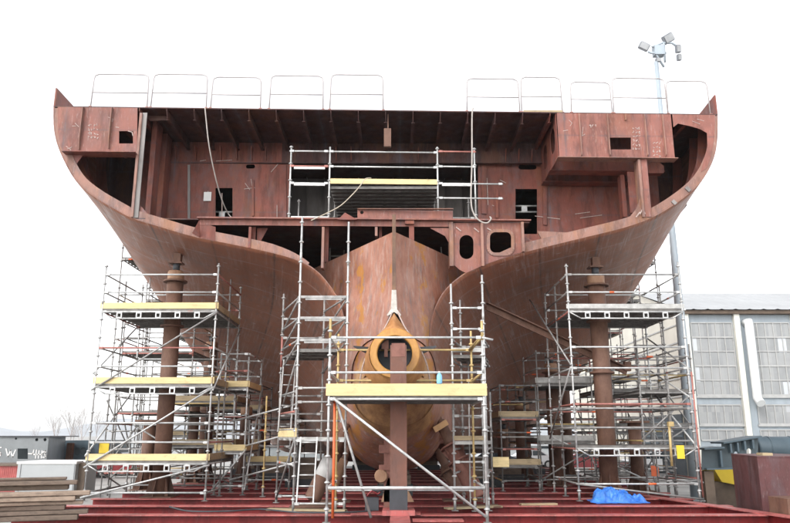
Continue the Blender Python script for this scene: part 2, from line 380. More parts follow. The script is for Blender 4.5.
def section(side, s):
    ks = sorted(CT[side]); s = min(max(s, ks[0]), ks[-1])
    i = max(j for j in range(len(ks)-1) if ks[j] <= s) if s < ks[-1] else len(ks)-2
    a, b = ks[i], ks[i+1]; t = (s-a)/(b-a)
    def tan(j):
        if j == 0: return lambda u: (CT[side][ks[1]][u]-CT[side][ks[0]][u])/(ks[1]-ks[0])
        if j == len(ks)-1: return lambda u: (CT[side][ks[-1]][u]-CT[side][ks[-2]][u])/(ks[-1]-ks[-2])
        return lambda u: ((CT[side][ks[j+1]][u]-CT[side][ks[j]][u])/(ks[j+1]-ks[j])+(CT[side][ks[j]][u]-CT[side][ks[j-1]][u])/(ks[j]-ks[j-1]))*.5
    ta, tb = tan(i), tan(i+1); h = b-a; out = []
    for u in range(NU):
        p, q = CT[side][a][u], CT[side][b][u]
        out.append(p*(2*t**3-3*t*t+1)+ta(u)*(h*(t**3-2*t*t+t))+q*(-2*t**3+3*t*t)+tb(u)*(h*(t**3-t*t)))
    return out
def sx_at(side, s, z):
    """half breadth of the shell at height z"""
    for p, q in zip(section(side, s), section(side, s)[1:]):
        if (p.z-z)*(q.z-z) <= 0 and abs(p.z-q.z) > 1e-6: return (p+(q-p)*((p.z-z)/(p.z-q.z))).x
    return side*9.8
for side in (-1, 1):
    bm = B(); uvl = bm.loops.layers.uv.new('UVMap'); rows = []; girth = []
    st = [0, .3, .6, 1, 1.5, 2, 2.5, 3, 3.75, 4.5, 5.25, 6, 7, 8, 9, 10, 11, 12, 13, 14, 15, 16, 17, 18.5, 20, 22, 24, 26, 28, 30, 32, 34]
    for s in st:
        sc = section(side, s); g = [0]
        for p, q in zip(sc, sc[1:]): g.append(g[-1]+(q-p).length)
        rows.append([bm.verts.new(HW(p.x, s, p.z)) for p in sc]); girth.append(g)
    for i in range(len(st)-1):
        for u in range(NU-1):
            f = bm.faces.new((rows[i][u], rows[i+1][u], rows[i+1][u+1], rows[i][u+1])); f.smooth = True
            for l, (a, c) in zip(f.loops, ((i, u), (i+1, u), (i+1, u+1), (i, u+1))): l[uvl].uv = (girth[a][c]*side+60, st[a])
    o = obj('shell_plating', bm, ['shell', 'edge'], hull)
    md = o.modifiers.new('plate', 'SOLIDIFY'); md.thickness = .03; md.offset = -1 if side < 0 else 1; md.material_offset_rim = 1
    # web frames: flat rings inside the shell, the first one is the bright cut edge
    for s, w, mat in ((0, .26, 'edge'), (.8, .30, 'plate'), (1.6, .30, 'plate'), (3.2, .34, 'plate')):
        sc = section(side, max(s, .0)); bm = B(); vs = []
        nn = 46
        for u in range(0, nn):
            p = sc[u]; t = (sc[min(u+1, NU-1)]-sc[max(u-1, 0)]).normalized()
            nrm = Vector((-t.z, 0, t.x))*(1 if side > 0 else -1)
            if nrm.dot(Vector((0, 0, 9.5))-p) < 0: nrm = -nrm
            ww = w*min(1, .35+(nn-1-u)/10)
            a = p+nrm*.031; b = p+nrm*ww
            if u == 0: a = Vector((p.x-side*.031, 0, ZD-.03)); b = Vector((p.x-side*ww, 0, ZD-.03))
            vs.append([bm.verts.new(HW(q.x, s+d, q.z)) for q in (a, b) for d in (.002, .028)])
        for a, b in zip(vs, vs[1:]):
            for i, j in ((0, 1), (1, 3), (3, 2), (2, 0)): bm.faces.new((a[i], a[j], b[j], b[i]))
        bm.faces.new((vs[0][0], vs[0][1], vs[0][3], vs[0][2])); bm.faces.new((vs[-1][0], vs[-1][2], vs[-1][3], vs[-1][1]))
        bmesh.ops.recalc_face_normals(bm, faces=bm.faces[:])
        obj('web_frame', bm, mat, hull)
    # bulwark running along the deck edge, cut off square at the open end
    p0 = section(side, 0)[0]; top = H(53.5, 88).z if side < 0 else H(717, 95).z
    bm = B(); a = []
    for s in (0, 2, 5, 8, 20, 34):
        x = section(side, s)[0].x
        a.append([bm.verts.new(HW(xx, s, z)) for xx, z in ((x, ZD+.031), (x-side*.04, ZD+.031), (x-side*.04, top), (x, top))])
    for p, q in zip(a, a[1:]):
        for i in range(4): bm.faces.new((p[i], p[(i+1) % 4], q[(i+1) % 4], q[i]))
    bm.faces.new(a[0]); bm.faces.new(a[-1][::-1]); bmesh.ops.recalc_face_normals(bm, faces=bm.faces[:])
    obj('bulwark', bm, 'plate', hull)
# ---- decks
def deck_poly(z, s1, inset, s0=0):
    ss = [s for s in (0, 1, 2, 3, 4, 6, 8, 12, 17, 24, 34) if s0 <= s <= s1]
    l = [HW(max(sx_at(-1, s, z), -20)+inset, s, z) for s in ss]; r = [HW(sx_at(1, s, z)-inset, s, z) for s in ss]
    return l, r
def deck_mesh(bm, z, th, s1, inset, s0=0, lmin=None):
    l, r = deck_poly(z, s1, inset, s0)
    if lmin:
        for p, q in zip(l, r): p.x = max(p.x, lmin[0]); q.x = min(q.x, lmin[1])
    lo = [(bm.verts.new(a), bm.verts.new(b)) for a, b in zip(l, r)]
    up = [(bm.verts.new(a+Vector((0, 0, th))), bm.verts.new(b+Vector((0, 0, th)))) for a, b in zip(l, r)]
    for i in range(len(l)-1):
        bm.faces.new((lo[i][0], lo[i+1][0], lo[i+1][1], lo[i][1])); bm.faces.new((up[i][0], up[i][1], up[i+1][1], up[i+1][0]))
        bm.faces.new((lo[i][0], up[i][0], up[i+1][0], lo[i+1][0])); bm.faces.new((lo[i][1], lo[i+1][1], up[i+1][1], up[i][1]))
    bm.faces.new((lo[0][0], lo[0][1], up[0][1], up[0][0])); bm.faces.new((lo[-1][0], up[-1][0], up[-1][1], lo[-1][1]))
bm = B(); l, r = deck_poly(ZD-.001, 34, 0); deck_mesh(bm, ZD-.001, .03, 34, -.0)
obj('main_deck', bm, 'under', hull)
for i in range(24):          # longitudinal stiffeners under the deck
    px = 84+27.4*i
    if px > 700: break
    a = H(px, 112, 0); d = .22 if 150 < px < 545 else .16
    x = a.x; bm = B()
    s1 = 2.36 if 150 < px < 640 else 6
    y0 = 0.0
    v = [HW(x, y0, ZD-.003), HW(x, s1, ZD-.003), HW(x, s1, ZD-d-.06), HW(x, y0+.12, ZD-d-.06), HW(x, y0, ZD-.08)]
    plate(bm, v, [], (.014, 0, 0)); box(bm, x-.045, x+.055, YC+y0+K*x+.14, YC+s1+K*x, ZD-d-.072, ZD-d-.0605)
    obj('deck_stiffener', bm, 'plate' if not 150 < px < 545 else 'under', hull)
ZT = H(390, 220).z           # tween deck height
SB = 2.4
# ---- bulkhead behind the recess
sl = [p for p in section(-1, SB)]; sr = [p for p in section(1, SB)]
outl = []
xl = H(140, 150, SB).x; xr = H(655, 150, SB).x
def z_shell(side, s, x):
    for p, q in zip(section(side, s)[3:], section(side, s)[4:]):
        if (p.x-x)*(q.x-x) <= 0: return p.z+(q.z-p.z)*((p.x-x)/((p.x-q.x) or 1e-6))*1.0
    return 7
bot = []
nb = 30
for i in range(nb+1):
    x = xl+(xr-xl)*i/nb
    zs = z_shell(-1 if x < 0 else 1, SB, x) if abs(x) > 2.8 else 6
    bot.append(HW(x, SB, max(zs+.03, ZT-.02 if x < 4.7 else zs+.03)))
outer = [HW(xl, SB, ZD-.004), *bot, HW(xr, SB, ZD-.004)]
def hole(pts, s): return [H(x, y, s) for x, y in pts]
holes = [hole([(290,163),(478,163),(478,240),(290,240)], SB), hole([(215.5,188),(232.5,188),(232.5,237),(215.5,237)], SB),
         hole([(515.5,189),(537,189),(537,234),(515.5,234)], SB), hole(rrect(250.5, 166.5, 9, 4, 1.9), SB), hole(rrect(527.5, 167, 18, 5, 2.4), SB)]
bm = B(); plate(bm, outer, holes, (0, .016, 0)); obj('bulkhead', bm, 'plate', hull)
bm = B()                      # header beam and brackets at the top of the bulkhead
a, b = H(150, 150, SB-.12), H(548, 150, SB-.12)
zt = H(300, 162, SB-.12).z
box(bm, a.x, b.x, YC+SB-.10, YC+SB-.084, zt-.03, ZD-.01); box(bm, a.x, b.x, YC+SB-.2, YC+SB-.101, zt-.03, zt-.015)
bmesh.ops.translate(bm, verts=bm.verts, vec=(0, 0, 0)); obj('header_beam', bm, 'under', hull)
for px in [176, 196, 221, 237, 252, 266, 336, 351, 418, 505, 518, 531]:
    x = H(px, 155, SB-.2).x; bm = B(); y = YC+SB-.42+K*x
    plate(bm, [Vector((x, y+.3, zt+.42)), Vector((x, y+.3, zt+.02)), Vector((x, y+.18, zt+.04)), Vector((x, y, zt+.34)), Vector((x, y, zt+.42))], [], (.016, 0, 0))
    obj('bracket', bm, 'plate', hull)
# doorway rails seen inside the two openings, plate seams standing proud of the bulkhead
for px0, px1, y0 in ((215.5, 232.5, 212), (515.5, 537, 206)):
    bm = B()
    for dy in (0, 6):
        tube(bm, [H(px0-6, y0+dy, SB+.5), H(px1+6, y0+dy, SB+.5)], .03)
    m_ = H((px0+px1)/2-2, y0+3, SB+.47); box(bm, m_.x-.09, m_.x+.09, m_.y-.02, m_.y+.01, m_.z-.09, m_.z+.09)
    obj('doorway_rail', bm, 'galv', hull)
for px, y0, y1, w in ((283, 165, 218, 7), (484, 163, 214, 5), (497, 190, 218, 3), (545, 185, 225, 4), (253, 180, 216, 2), (189, 165, 219, 2.5)):
    p, q = H(px, y0, SB-.03), H(px, y1, SB-.03); bm = B(); obox(bm, p, q, w/33, .04, Vector((0, 1, 0))); obj('bulkhead_stiffener', bm, 'plate' if px != 189 else 'greywall', hull)
# ---- tween deck, its cut edge girder and posts
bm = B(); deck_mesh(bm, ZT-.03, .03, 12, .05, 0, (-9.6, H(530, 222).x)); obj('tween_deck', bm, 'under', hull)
bm = B(); a, b = H(200, 222), H(452, 222)
box(bm, a.x, b.x, YC-.012, YC-.004, H(390, 226.5).z, ZT-.034)
box(bm, a.x-.05, H(530, 222).x, YC-.16, YC-.001, ZT-.03, ZT+.006)
for v in bm.verts: v.co.y += K*v.co.x
obj('edge_girder', bm, 'plate_lit', hull)
def post(x0, x1, y0, y1, s=0, d=.25, mat='plate', name='post', dy=-.02):
    bm = B(); a, b = H(x0, y0, s), H(x0, y1, s); b.x = H(x1, y0, s).x
    box(bm, a.x, b.x, YC+s+K*a.x+dy, YC+s+K*a.x+dy+d, b.z, a.z)
    return obj(name, bm, mat, hull)
post(249, 251.5, 227, 248, 0, .3); post(252, 256, 227, 247, .25, .03, 'plate', 'post')
post(322, 324.5, 227, 268, -.02, .35, 'edge'); post(325, 329, 227, 262, .25, .04)
post(375, 377.5, 227, 236, .0, .3, 'edge'); post(379, 382, 227, 246, .3, .05)
post(409, 414, 224, 243, -.02, .2, 'plate'); post(405, 414, 220.5, 224, -.1, .25, 'plate', 'post_head')
post(449, 453, 222, 266, -.03, .4, 'edge')
# bracket box at the left end of the girder
bm = B(); plate(bm, [H(198.5, 221), H(215.5, 227), H(215.5, 241), H(199.5, 237.5)], [], (0, .02, 0)); obj('bracket', bm, 'plate', hull)
bm = B(); plate(bm, [H(192, 233, -.02), H(199, 220.5, -.3), H(199, 237, -.02)], [], (.02, .0, 0)); obj('bracket', bm, 'plate', hull)
bm = B(); plate(bm, [H(430, 228, .02), H(449, 228, .02), H(449, 243, .02), H(445, 236, .02)], [], (0, .02, 0)); obj('bracket', bm, 'plate_lit', hull)
bm = B(); plate(bm, [H(257, 228, .3), H(268, 228, .3), H(257, 248, .3)], [], (0, .02, 0)); obj('bracket', bm, 'plate', hull)
# inclined tube edges of the lower opening at left (a pipe lying inside)
bm = B(); tube(bm, [H(216, 234, .12), H(252, 241.5, .12)], .05); obj('pipe', bm, 'edge', hull)
# plated end with oval and rounded openings
ov, rr_ = rrect(466.5, 247, 14, 24, 6.9, 7), rrect(500.5, 242.5, 23, 22, 6, 6)
bm = B(); plate(bm, [H(x, y, -.015) for x, y in ((453,223),(522,223),(522,252),(505,257.5),(485,264.5),(466,273),(460,270),(453,264))], [hole(ov, -.015), hole(rr_, -.015)], (0, .016, 0))
obj('end_plate', bm, 'plate_lit', hull)
bm = B()
ring = [H(x, y, -.03) for x, y in rrect(500.5, 242.5, 24.6, 23.6, 6.8, 6)]
for p, q in zip(ring, ring[1:]+ring[:1]): obox(bm, p, q, .09, .035, Vector((0, 1, 0)))
obj('opening_coaming', bm, 'edge', hull)
post(480.5, 483, 223, 266, -.12, .1, 'edge', 'plate_stiffener'); post(521, 523.5, 222, 251.5, -.15, .3, 'edge', 'plate_stiffener')
bm = B(); plate(bm, [H(524, 236, .2), H(541, 245, .2), H(524, 250, .2)], [hole([(526,240),(535,244.5),(526,246.5)], .2)], (0, .02, 0)); obj('bracket', bm, 'plate_lit', hull)
# bottom ledge of the right bulkhead
bm = B(); pts = [(537,231),(581,233),(583,236),(545,245)]
plate(bm, [H(x, y, .5) for x, y in pts], [], (0, .03, 0)); obj('ledge', bm, 'edge', hull)
# ---- left web plate, pillars
hL = [(119,131),(133,131),(133,143.5),(119,143.5)]
pl_ = [H(x, y, -.012) for x, y in ((57,112.5),(137,113),(137,153.5),(65,153.5),(60.5,146),(58,132))]
for q in pl_[:2]: q.z = ZD-.004
bm = B(); plate(bm, pl_, [hole(hL, -.012)], (0, .014, 0)); obj('web_plate', bm, 'plate_lit', hull)
for px, y1 in ((83, 150), (112, 149)):
    a, b = H(px, 113, -.02), H(px, y1, -.02); bm = B(); yy = a.y
    plate(bm, [Vector((a.x, yy, ZD-.01)), Vector((a.x, yy-.10, ZD-.05)), Vector((a.x, yy-.10, b.z+.3)), Vector((a.x, yy-.05, b.z)), Vector((a.x, yy, b.z))], [], (.02, 0, 0))
    obj('plate_stiffener', bm, 'edge', hull)
bm = B(); a, b = H(64, 153, -.1), H(137, 154, -.1); box(bm, a.x, b.x, YC-.26, YC+.16, a.z-.012, a.z+.006)
for v in bm.verts: v.co.y += K*v.co.x
obj('flange', bm, 'plate', hull)
bm = B(); plate(bm, [H(63, 154, .02), H(83, 155, .02), H(75, 166, .02), H(69, 166, .02)], [], (0, .02, 0)); obj('bracket', bm, 'plate', hull)
post(140, 142.5, 113, 217, -.05, .35, 'edge', 'pillar'); post(143, 147.5, 113, 218, .0, .03, 'greywall', 'pillar_flange')
post(153, 158, 121, 222, .9, .5, 'plate', 'pillar'); post(163, 168, 130, 224, 1.8, .5, 'plate', 'pillar')
bm = B(); plate(bm, [H(140, 205, .05), H(153, 220, .05), H(140, 219, .05)], [], (0, .02, 0)); obj('bracket', bm, 'plate_lit', hull)
bm = B(); plate(bm, [H(143, 113, .5), H(176, 113, .5), H(166, 120, .5), H(150, 121, .5)], [], (0, .02, 0)); obj('bracket', bm, 'under', hull)
# dark inner wall behind the left opening
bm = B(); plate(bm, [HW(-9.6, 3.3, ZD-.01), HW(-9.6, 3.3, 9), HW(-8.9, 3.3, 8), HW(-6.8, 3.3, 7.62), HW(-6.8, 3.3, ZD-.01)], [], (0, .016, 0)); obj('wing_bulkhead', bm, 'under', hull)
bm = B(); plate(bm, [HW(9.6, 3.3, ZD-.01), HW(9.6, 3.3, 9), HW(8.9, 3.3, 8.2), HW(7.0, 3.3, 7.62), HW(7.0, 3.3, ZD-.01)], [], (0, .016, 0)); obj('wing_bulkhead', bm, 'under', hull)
# ---- right overhanging girders
zb = H(610, 158.5).z; hR = [(609,137.5),(631,137.5),(631,149.5),(609,149.5)]
xa, xb = H(557, 130).x, H(672, 130).x
for i, s in enumerate((-.012, 1.1, 2.05)):
    hs = [hole(hR, s)] if i == 0 else []
    x1 = xb if i < 2 else H(625, 130, s).x
    bm = B(); plate(bm, [HW(xa+.02, s, ZD-.004), HW(x1, s, ZD-.004), HW(x1, s, zb), HW(xa+.02, s, zb)], hs, (0, .014, 0)); obj('web_plate', bm, 'plate_lit' if i == 0 else 'plate', hull)
    bm = B(); box(bm, xa-.05, x1+.05, YC+s-.2 if i else YC+s-.12, YC+s+.22, zb-.02, zb-.002)
    for v in bm.verts: v.co.y += K*v.co.x
    obj('flange', bm, 'edge' if i == 0 else 'plate', hull)
bm = B()     # longitudinal girder closing the box on its inner side, with manholes
def LG(s, z): return HW(xa, s, z)
def sov(s0, z0, w, h): return [LG(s, z) for s, z in rrect(s0, z0, w, h, min(w, h)*.45)]
plate(bm, [LG(.01, ZD-.004), LG(2.3, ZD-.004), LG(2.3, zb+.02), LG(.01, zb)], [sov(.55, (ZD+zb)/2+.05, .6, .75), sov(1.65, (ZD+zb)/2, .55, .75)], (-.016, 0, 0)); obj('longitudinal_girder', bm, 'plate', hull)
for px, y1 in ((578, 157), (606, 157), (624, 121), (643, 157), (661, 157)):
    a, b = H(px, 113, -.02), H(px, y1, -.02); bm = B(); yy = YC-.014+K*a.x
    plate(bm, [Vector((a.x, yy, ZD-.01)), Vector((a.x, yy-.10, ZD-.05)), Vector((a.x, yy-.10, b.z+.04 if y1 > 130 else b.z)), Vector((a.x, yy, b.z+.01))], [], (.022, 0, 0))
    obj('plate_stiffener', bm, 'edge', hull)
pts = [(672.5,116.5),(715.5,117),(714,140),(711,157),(707,168),(701,172),(704,160),(707.5,146),(707,133),(700,129),(690,126),(678,123.5),(673.5,127)]
pl_ = [H(x, y, -.012) for x, y in pts]
for q in pl_[:2]: q.z = ZD-.004
bm = B(); plate(bm, pl_, [], (0, .014, 0)); obj('corner_plate', bm, 'plate_lit', hull)
post(637.5, 640, 159.5, 217, -.05, .35, 'edge', 'pillar'); post(640.2, 646.5, 159.5, 217, 0, .03, 'plate_lit', 'pillar_flange')
post(620, 624, 175, 217, 1.1, .3, 'plate', 'pillar'); post(627, 636, 172, 213, .6, .04, 'plate', 'pillar')
bm = B(); plate(bm, [H(641, 196, 0), H(641, 219, 0), H(615, 228, 0), H(628, 219, 0), H(636, 209, 0)], [], (0, .02, 0)); obj('bracket', bm, 'edge', hull)
bm = B(); plate(bm, [H(655, 159, .7), H(664, 166, .7), H(664, 173, .7), H(640, 173, .7)], [], (0, .02, 0)); obj('bracket', bm, 'plate', hull)
# frames down the inside of the right flare
# ---- room behind the centre opening
bm = B(); z0 = ZT+.01
xa2, xb2 = H(285, 200, SB).x-.6, H(480, 200, SB).x+.6; s2 = 5.6
plate(bm, [HW(xa2, s2, z0), HW(xb2, s2, z0), HW(xb2, s2, ZD-.02), HW(xa2, s2, ZD-.02)], [], (0, .016, 0)); obj('inner_bulkhead', bm, 'greywall', hull)
for i in range(12):
    x = xa2+.25+(xb2-xa2-.5)*i/11; bm = B(); box(bm, x-.01, x+.01, YC+s2-.2+K*x, YC+s2-.003+K*x, z0, ZD-.03); obj('inner_stiffener', bm, 'greywall', hull)
for x in (xa2, xb2):
    bm = B(); box(bm, x-.008, x+.008, YC+SB+.03+K*x, YC+s2+K*x, z0, ZD-.02); obj('inner_side_wall', bm, 'under', hull)
# closing bulkhead under the tween deck
bm = B(); ll = [p for p in section(-1, 9) if p.z < ZT+.5]; rl = [p for p in section(1, 9) if p.z < ZT+.5]
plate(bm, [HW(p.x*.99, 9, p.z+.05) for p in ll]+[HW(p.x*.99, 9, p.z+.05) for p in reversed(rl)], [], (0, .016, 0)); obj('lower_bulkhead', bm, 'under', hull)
bm = B(); ll = section(-1, 33.9); rl = section(1, 33.9)
plate(bm, [HW(p.x*.997, 33.8, p.z+(.03 if p.z < 1 else 0)-(.1 if p.z > 10 else 0)) for p in ll]+[HW(p.x*.997, 33.8, p.z+(.03 if p.z < 1 else 0)-(.1 if p.z > 10 else 0)) for p in reversed(rl)], [], (0, .016, 0)); obj('end_bulkhead', bm, 'plate', hull)
# small hanging bracket under the deck, chalk marks written by the welders
bm = B(); obox(bm, H(388, 112, .2), H(388, 129, .2), .03, .03); a, b = H(384, 129, .2), H(391, 147, .2); box(bm, a.x, b.x, a.y-.05, a.y+.06, b.z, a.z); obj('hanging_bracket', bm, 'prop', hull)
bm = B(); plate(bm, [H(338, 219.5, -.2), H(345, 212.5, -.15), H(357, 219.5, -.2)], [], (0, .12, 0)); obj('clip', bm, 'plate', hull)
def chalk(strokes, s, w=.015):
    for st_ in strokes:
        bm = B()
        for p, q in zip(st_, st_[1:]): obox(bm, H(*p, s), H(*q, s), w, .006, Vector((0, 1, 0)))
        obj('chalk_mark', bm, 'chalk', hull)
def scribble(x, y, w, rows, rng):
    out = []
    for r in range(rows):
        xx = x
        while xx < x+w:
            st_ = [(xx, y+r*4.2+rng.uniform(-1, 1))]
            for k in range(rng.randint(2, 4)): st_.append((xx+rng.uniform(0, 2.2), y+r*4.2+rng.uniform(-1.7, 1.7)))
            out.append(st_); xx += 2.9
    return out
rg = random.Random(5)
chalk(scribble(88, 125, 9, 4, rg), -.018); chalk([[(108,117),(113,119),(112,122)],[(75,123),(79,127)],[(72,126),(76,126)],[(66,146),(71,150)],[(67,149),(72,147)]], -.018)
chalk([[(115.5,127),(119,127.5)],[(128,131),(132,132),(133,136)]], -.016, .02)
chalk(scribble(632.5, 128, 6, 6, rg), -.018, .015); chalk(scribble(653, 143, 7, 4, rg), -.018, .015); chalk(scribble(589, 126, 7, 1, rg), -.018); chalk([[(569,120),(572,123),(570,126)],[(563,131),(568,130)],[(583,127),(582,136),(585,134)],[(692,121),(700,124)],[(697,119),(704,121)]], -.018)
chalk([[(245,183),(250,190)],[(251,179),(252,186),(255,188)],[(244,189),(252,188)],[(208,191),(208,200)],[(222,193),(222,217)],[(277,205),(277,218)],[(271,172),(278,164)],[(206,160),(200,161)],[(216,161),(232,160)]], SB-.02, .022)
bm = B(); a, b = H(204, 192, SB-.03), H(211, 201, SB-.03); box(bm, a.x, b.x, a.y-.005, a.y+.004, b.z, a.z); obj('paper_sheet', bm, 'white', hull)
chalk([[(487,178),(488,205)],[(492,205),(494,206)],[(500,180),(506,183)],[(535,216),(560,219)],[(580,218),(602,215)],[(575,214),(590,212)]], SB-.02, .022)
chalk([[(640,214),(643,208),(645,214)],[(636,217),(640,212)]], -.06, .03)
chalk([[(456,227),(461,231)],[(474,228),(479,232)],[(487,228),(492,231)]], -.04, .03)
# flat clips and scars on the shell bands
for p, q in (((672.5,200.5),(676,204)),((686,187),(690,191))):
    bm = B(); obox(bm, H(*p, -.03), H(*q, -.03), .10, .02, Vector((0, 1, 0))); obj('weld_patch', bm, 'greywall', hull)
# ================================================================== SKEG (wedge over a bulb with the shaft boss)
YR = 17.45; ZTOP = P(395, 232, YR).z; XS = P(394, 260, YR).x
ZB = P(395, 353, 16.4).z     # shaft height
def sk_w(y, z):
    f = max(0, min(1, (z-ZB-.2)/2.2)); f = f*f*(3-2*f)
    yf = YR+(1-f)*-.1
    return min(.03+max(0, y-yf)*(.60+.22*(1-f)), 1.5+1.0*f)
def bulb(y):
    t = max(0, min(1, (y-16.45)/5.0)); e = math.sin(t*math.pi/2)**.8
    return .74+.62*min(1, e*1.15), ZB+(2.25-ZB)*min(1, e*1.1), .78+.74*min(1, e*1.1)
def smax(a, b, k=.18): return .5*(a+b+math.sqrt((a-b)**2+k*k))
ys = [YR, 17.47, 17.55, 17.7, 17.9, 18.1, 18.3, 18.6, 18.9, 19.2, 19.6, 20.0, 20.4, 20.8, 21.2, 21.6, 22.0, 23.0, 26, 32]
NV = 64
def skeg_row(y, zt, nose=1.0, sd=1):
    rx, zc, rz = bulb(y); rx *= nose; rz *= nose
    zb_ = zc-rz; L = []
    for i in range(NV+1):
        z = zt+(zb_-zt)*math.sin(i/NV*math.pi/2)
        q = min(1, abs(z-zc)/rz); wb = rx*(1-q**2.5)**(1/2.3)
        w = wb
        if nose == 1.0:
            if z > zc+rz*.55: wb = max(wb, rx*.5*max(0, 1.55-(z-zc)/rz))
            w = smax(wb, sk_w(y, z), .02 if z > ZB+1.2 else .10) if z > zc-rz*.5 else wb
            if y > YC-.9 and z > 3.3:
                cap = abs(sx_at(sd, max(0, y-YC), max(z, (L0Z if sd < 0 else R0Z) if y < YC+1 else z))-XS)-.045
                w = min(w, max(.3, cap))
        L.append((0 if i == NV else w, z))
    return y, L
L0Z, R0Z = section(-1, 0)[-1].z+.02, section(1, 0)[-1].z+.02
def grid(fn):
    for sd in (-1, 1):
        rows = fn(sd)
        vv = [[bm.verts.new((XS+sd*w, y, z)) for w, z in L] for y, L in rows]
        for a, b in zip(vv, vv[1:]):
            for i in range(NV):
                try: bm.faces.new((a[i], a[i+1], b[i+1], b[i]) if sd < 0 else (a[i], b[i], b[i+1], a[i+1])).smooth = True
                except ValueError: pass
bm = B()
grid(lambda sd: [skeg_row(y, ZTOP, 1.0, sd) for y in ys])
grid(lambda sd: [skeg_row(y, ZB-.5 if y < 17.2 else bulb(y)[1]+.999*bulb(y)[2]*(max(.02, ((y-16.72)/.80)**.5) if y < 17.5 else .995), max(.02, ((y-16.72)/.80)**.5) if y < 17.5 else .995) for y in (16.721, 16.75, 16.8, 16.87, 16.95, 17.05, 17.17, 17.3, 17.4, 17.49)])
bmesh.ops.remove_doubles(bm, verts=bm.verts, dist=.0005)
for f in bm.faces:
    c = f.calc_center_median(); f.material_index = 1 if c.y < 18.0 and c.z < ZB-.3 and abs(c.x-XS) < .9 else 0
skeg = obj('skeg', bm, ['skeg', 'bulb'], hull)
# boss ring; the dark bore lining paints in the shade of the hole
cb = Vector((XS+.02, 16.5, ZB)); ax = Vector((0, -1, 0))
bm = B(); n = 40
def rg_(r, d): return [bm.verts.new(cb+ax*d+Vector((math.cos(2*math.pi*k/n)*r, 0, math.sin(2*math.pi*k/n)*r))) for k in range(n)]
prof = [(.575, -.12), (.575, .02), (.555, .05), (.42, .05), (.40, .03), (.39, -.62)]
rs = [rg_(r, d) for r, d in prof]
for a, b in zip(rs, rs[1:]):
    for k in range(n): bm.faces.new((a[k], a[(k+1) % n], b[(k+1) % n], b[k]))
bmesh.ops.recalc_face_normals(bm, faces=bm.faces[:])
ring_o = obj('boss_ring', bm, 'ring', hull)
bm = B(); lathe(bm, [(.389, .06), (.389, .62)], cb, ax*-1, 32)
for f in list(bm.faces):
    if len(f.verts) > 4 and f.calc_center_median().y < cb.y+.3: bmesh.ops.delete(bm, geom=[f], context='FACES_ONLY')
obj('bore', bm, 'dark', ring_o)
bm = B(); a = P(386, 345, 16.8); box(bm, a.x-.10, a.x+.06, 16.75, 16.95, a.z-.10, a.z+.12); box(bm, a.x-.04, a.x+.04, 16.76, 16.9, a.z-.28, a.z-.101); obj('bore_clamp', bm, 'post', ring_o)
# stem bar, white tip and chalk lines
bm = B(); a, b = P(393.5, 215, YR-.06), P(394, 306, YR-.06); box(bm, XS-.045, XS+.045, YR-.12, YR+.02, b.z, a.z); obj('stem_bar', bm, 'postbar', hull)
bm = B(); a, b = P(394, 290, YR-.16), P(394, 314, YR-.16); yw = YR-.17
plate(bm, [Vector((XS-.055, yw, a.z)), Vector((XS+.055, yw, a.z)), Vector((XS+.075, yw, b.z+.12)), Vector((XS+.17, yw, b.z-.02)), Vector((XS+.15, yw, b.z-.05)), Vector((XS, yw, b.z+.05)), Vector((XS-.15, yw, b.z-.05)), Vector((XS-.17, yw, b.z-.02)), Vector((XS-.075, yw, b.z+.12))], [], (0, .06, 0)); obj('white_stem_patch', bm, 'chalkwhite', hull)
# boss: from the round ring face back into a drop-shaped root under the stem
topz = b.z-ZB+.02; n = 96; nl = 14; A_ = []; rr0 = .62; phi = math.acos(min(.99, rr0/topz))
def boss_pt(t, k):
    th = 2*math.pi*k/n; sn = math.sin(th); psi = abs(math.pi/2-(th if th < 1.5*math.pi else th-2*math.pi))
    R1 = rr0/math.cos(psi-phi) if psi < phi else rr0+(1.22-rr0)*max(0, (psi-phi)/(math.pi-phi))**1.15
    yr = 17.62 if psi > phi+.5 else YR-.17+(17.62-YR+.17)*max(0, (psi-.12)/(phi+.38))
    r = .57+(R1-.57)*t**.9
    return Vector((XS+r*math.cos(th), 16.52+(yr-16.52)*t**1.15, ZB+r*sn))
for i in range(nl+1): A_.append([bm_v for bm_v in [boss_pt(i/nl, k) for k in range(n)]])
bm = B(); A_ = [[bm.verts.new(p) for p in row] for row in A_]
for a, b in zip(A_, A_[1:]):
    for k in range(n): bm.faces.new((a[k], a[(k+1) % n], b[(k+1) % n], b[k])).smooth = True
bmesh.ops.recalc_face_normals(bm, faces=bm.faces[:])
obj('boss', bm, 'boss', hull)
bm = B()
for sd in (-1, 1):
    bm = B(); pts = [P(395+sd*dx, y, yy) for dx, y, yy in ((3, 313, 17.2), (11, 329, 16.95), (23, 345, 17.0), (32, 365, 17.05), (36, 388, 17.1))]
    tube(bm, catmull(pts, 16), .018, 6); obj('chalk_line', bm, 'chalk', hull)
# small fins either side of the boss
for sd in (-1, 1):
    c = P(395+sd*32, 352, 17.1); bm = B()
    plate(bm, [c+Vector((-sd*.25, .1, -.12)), c+Vector((sd*.22, -.15, .1)), c+Vector((-sd*.2, .1, .1))], [], (0, 0, .03)); obj('fin', bm, 'dark', hull)
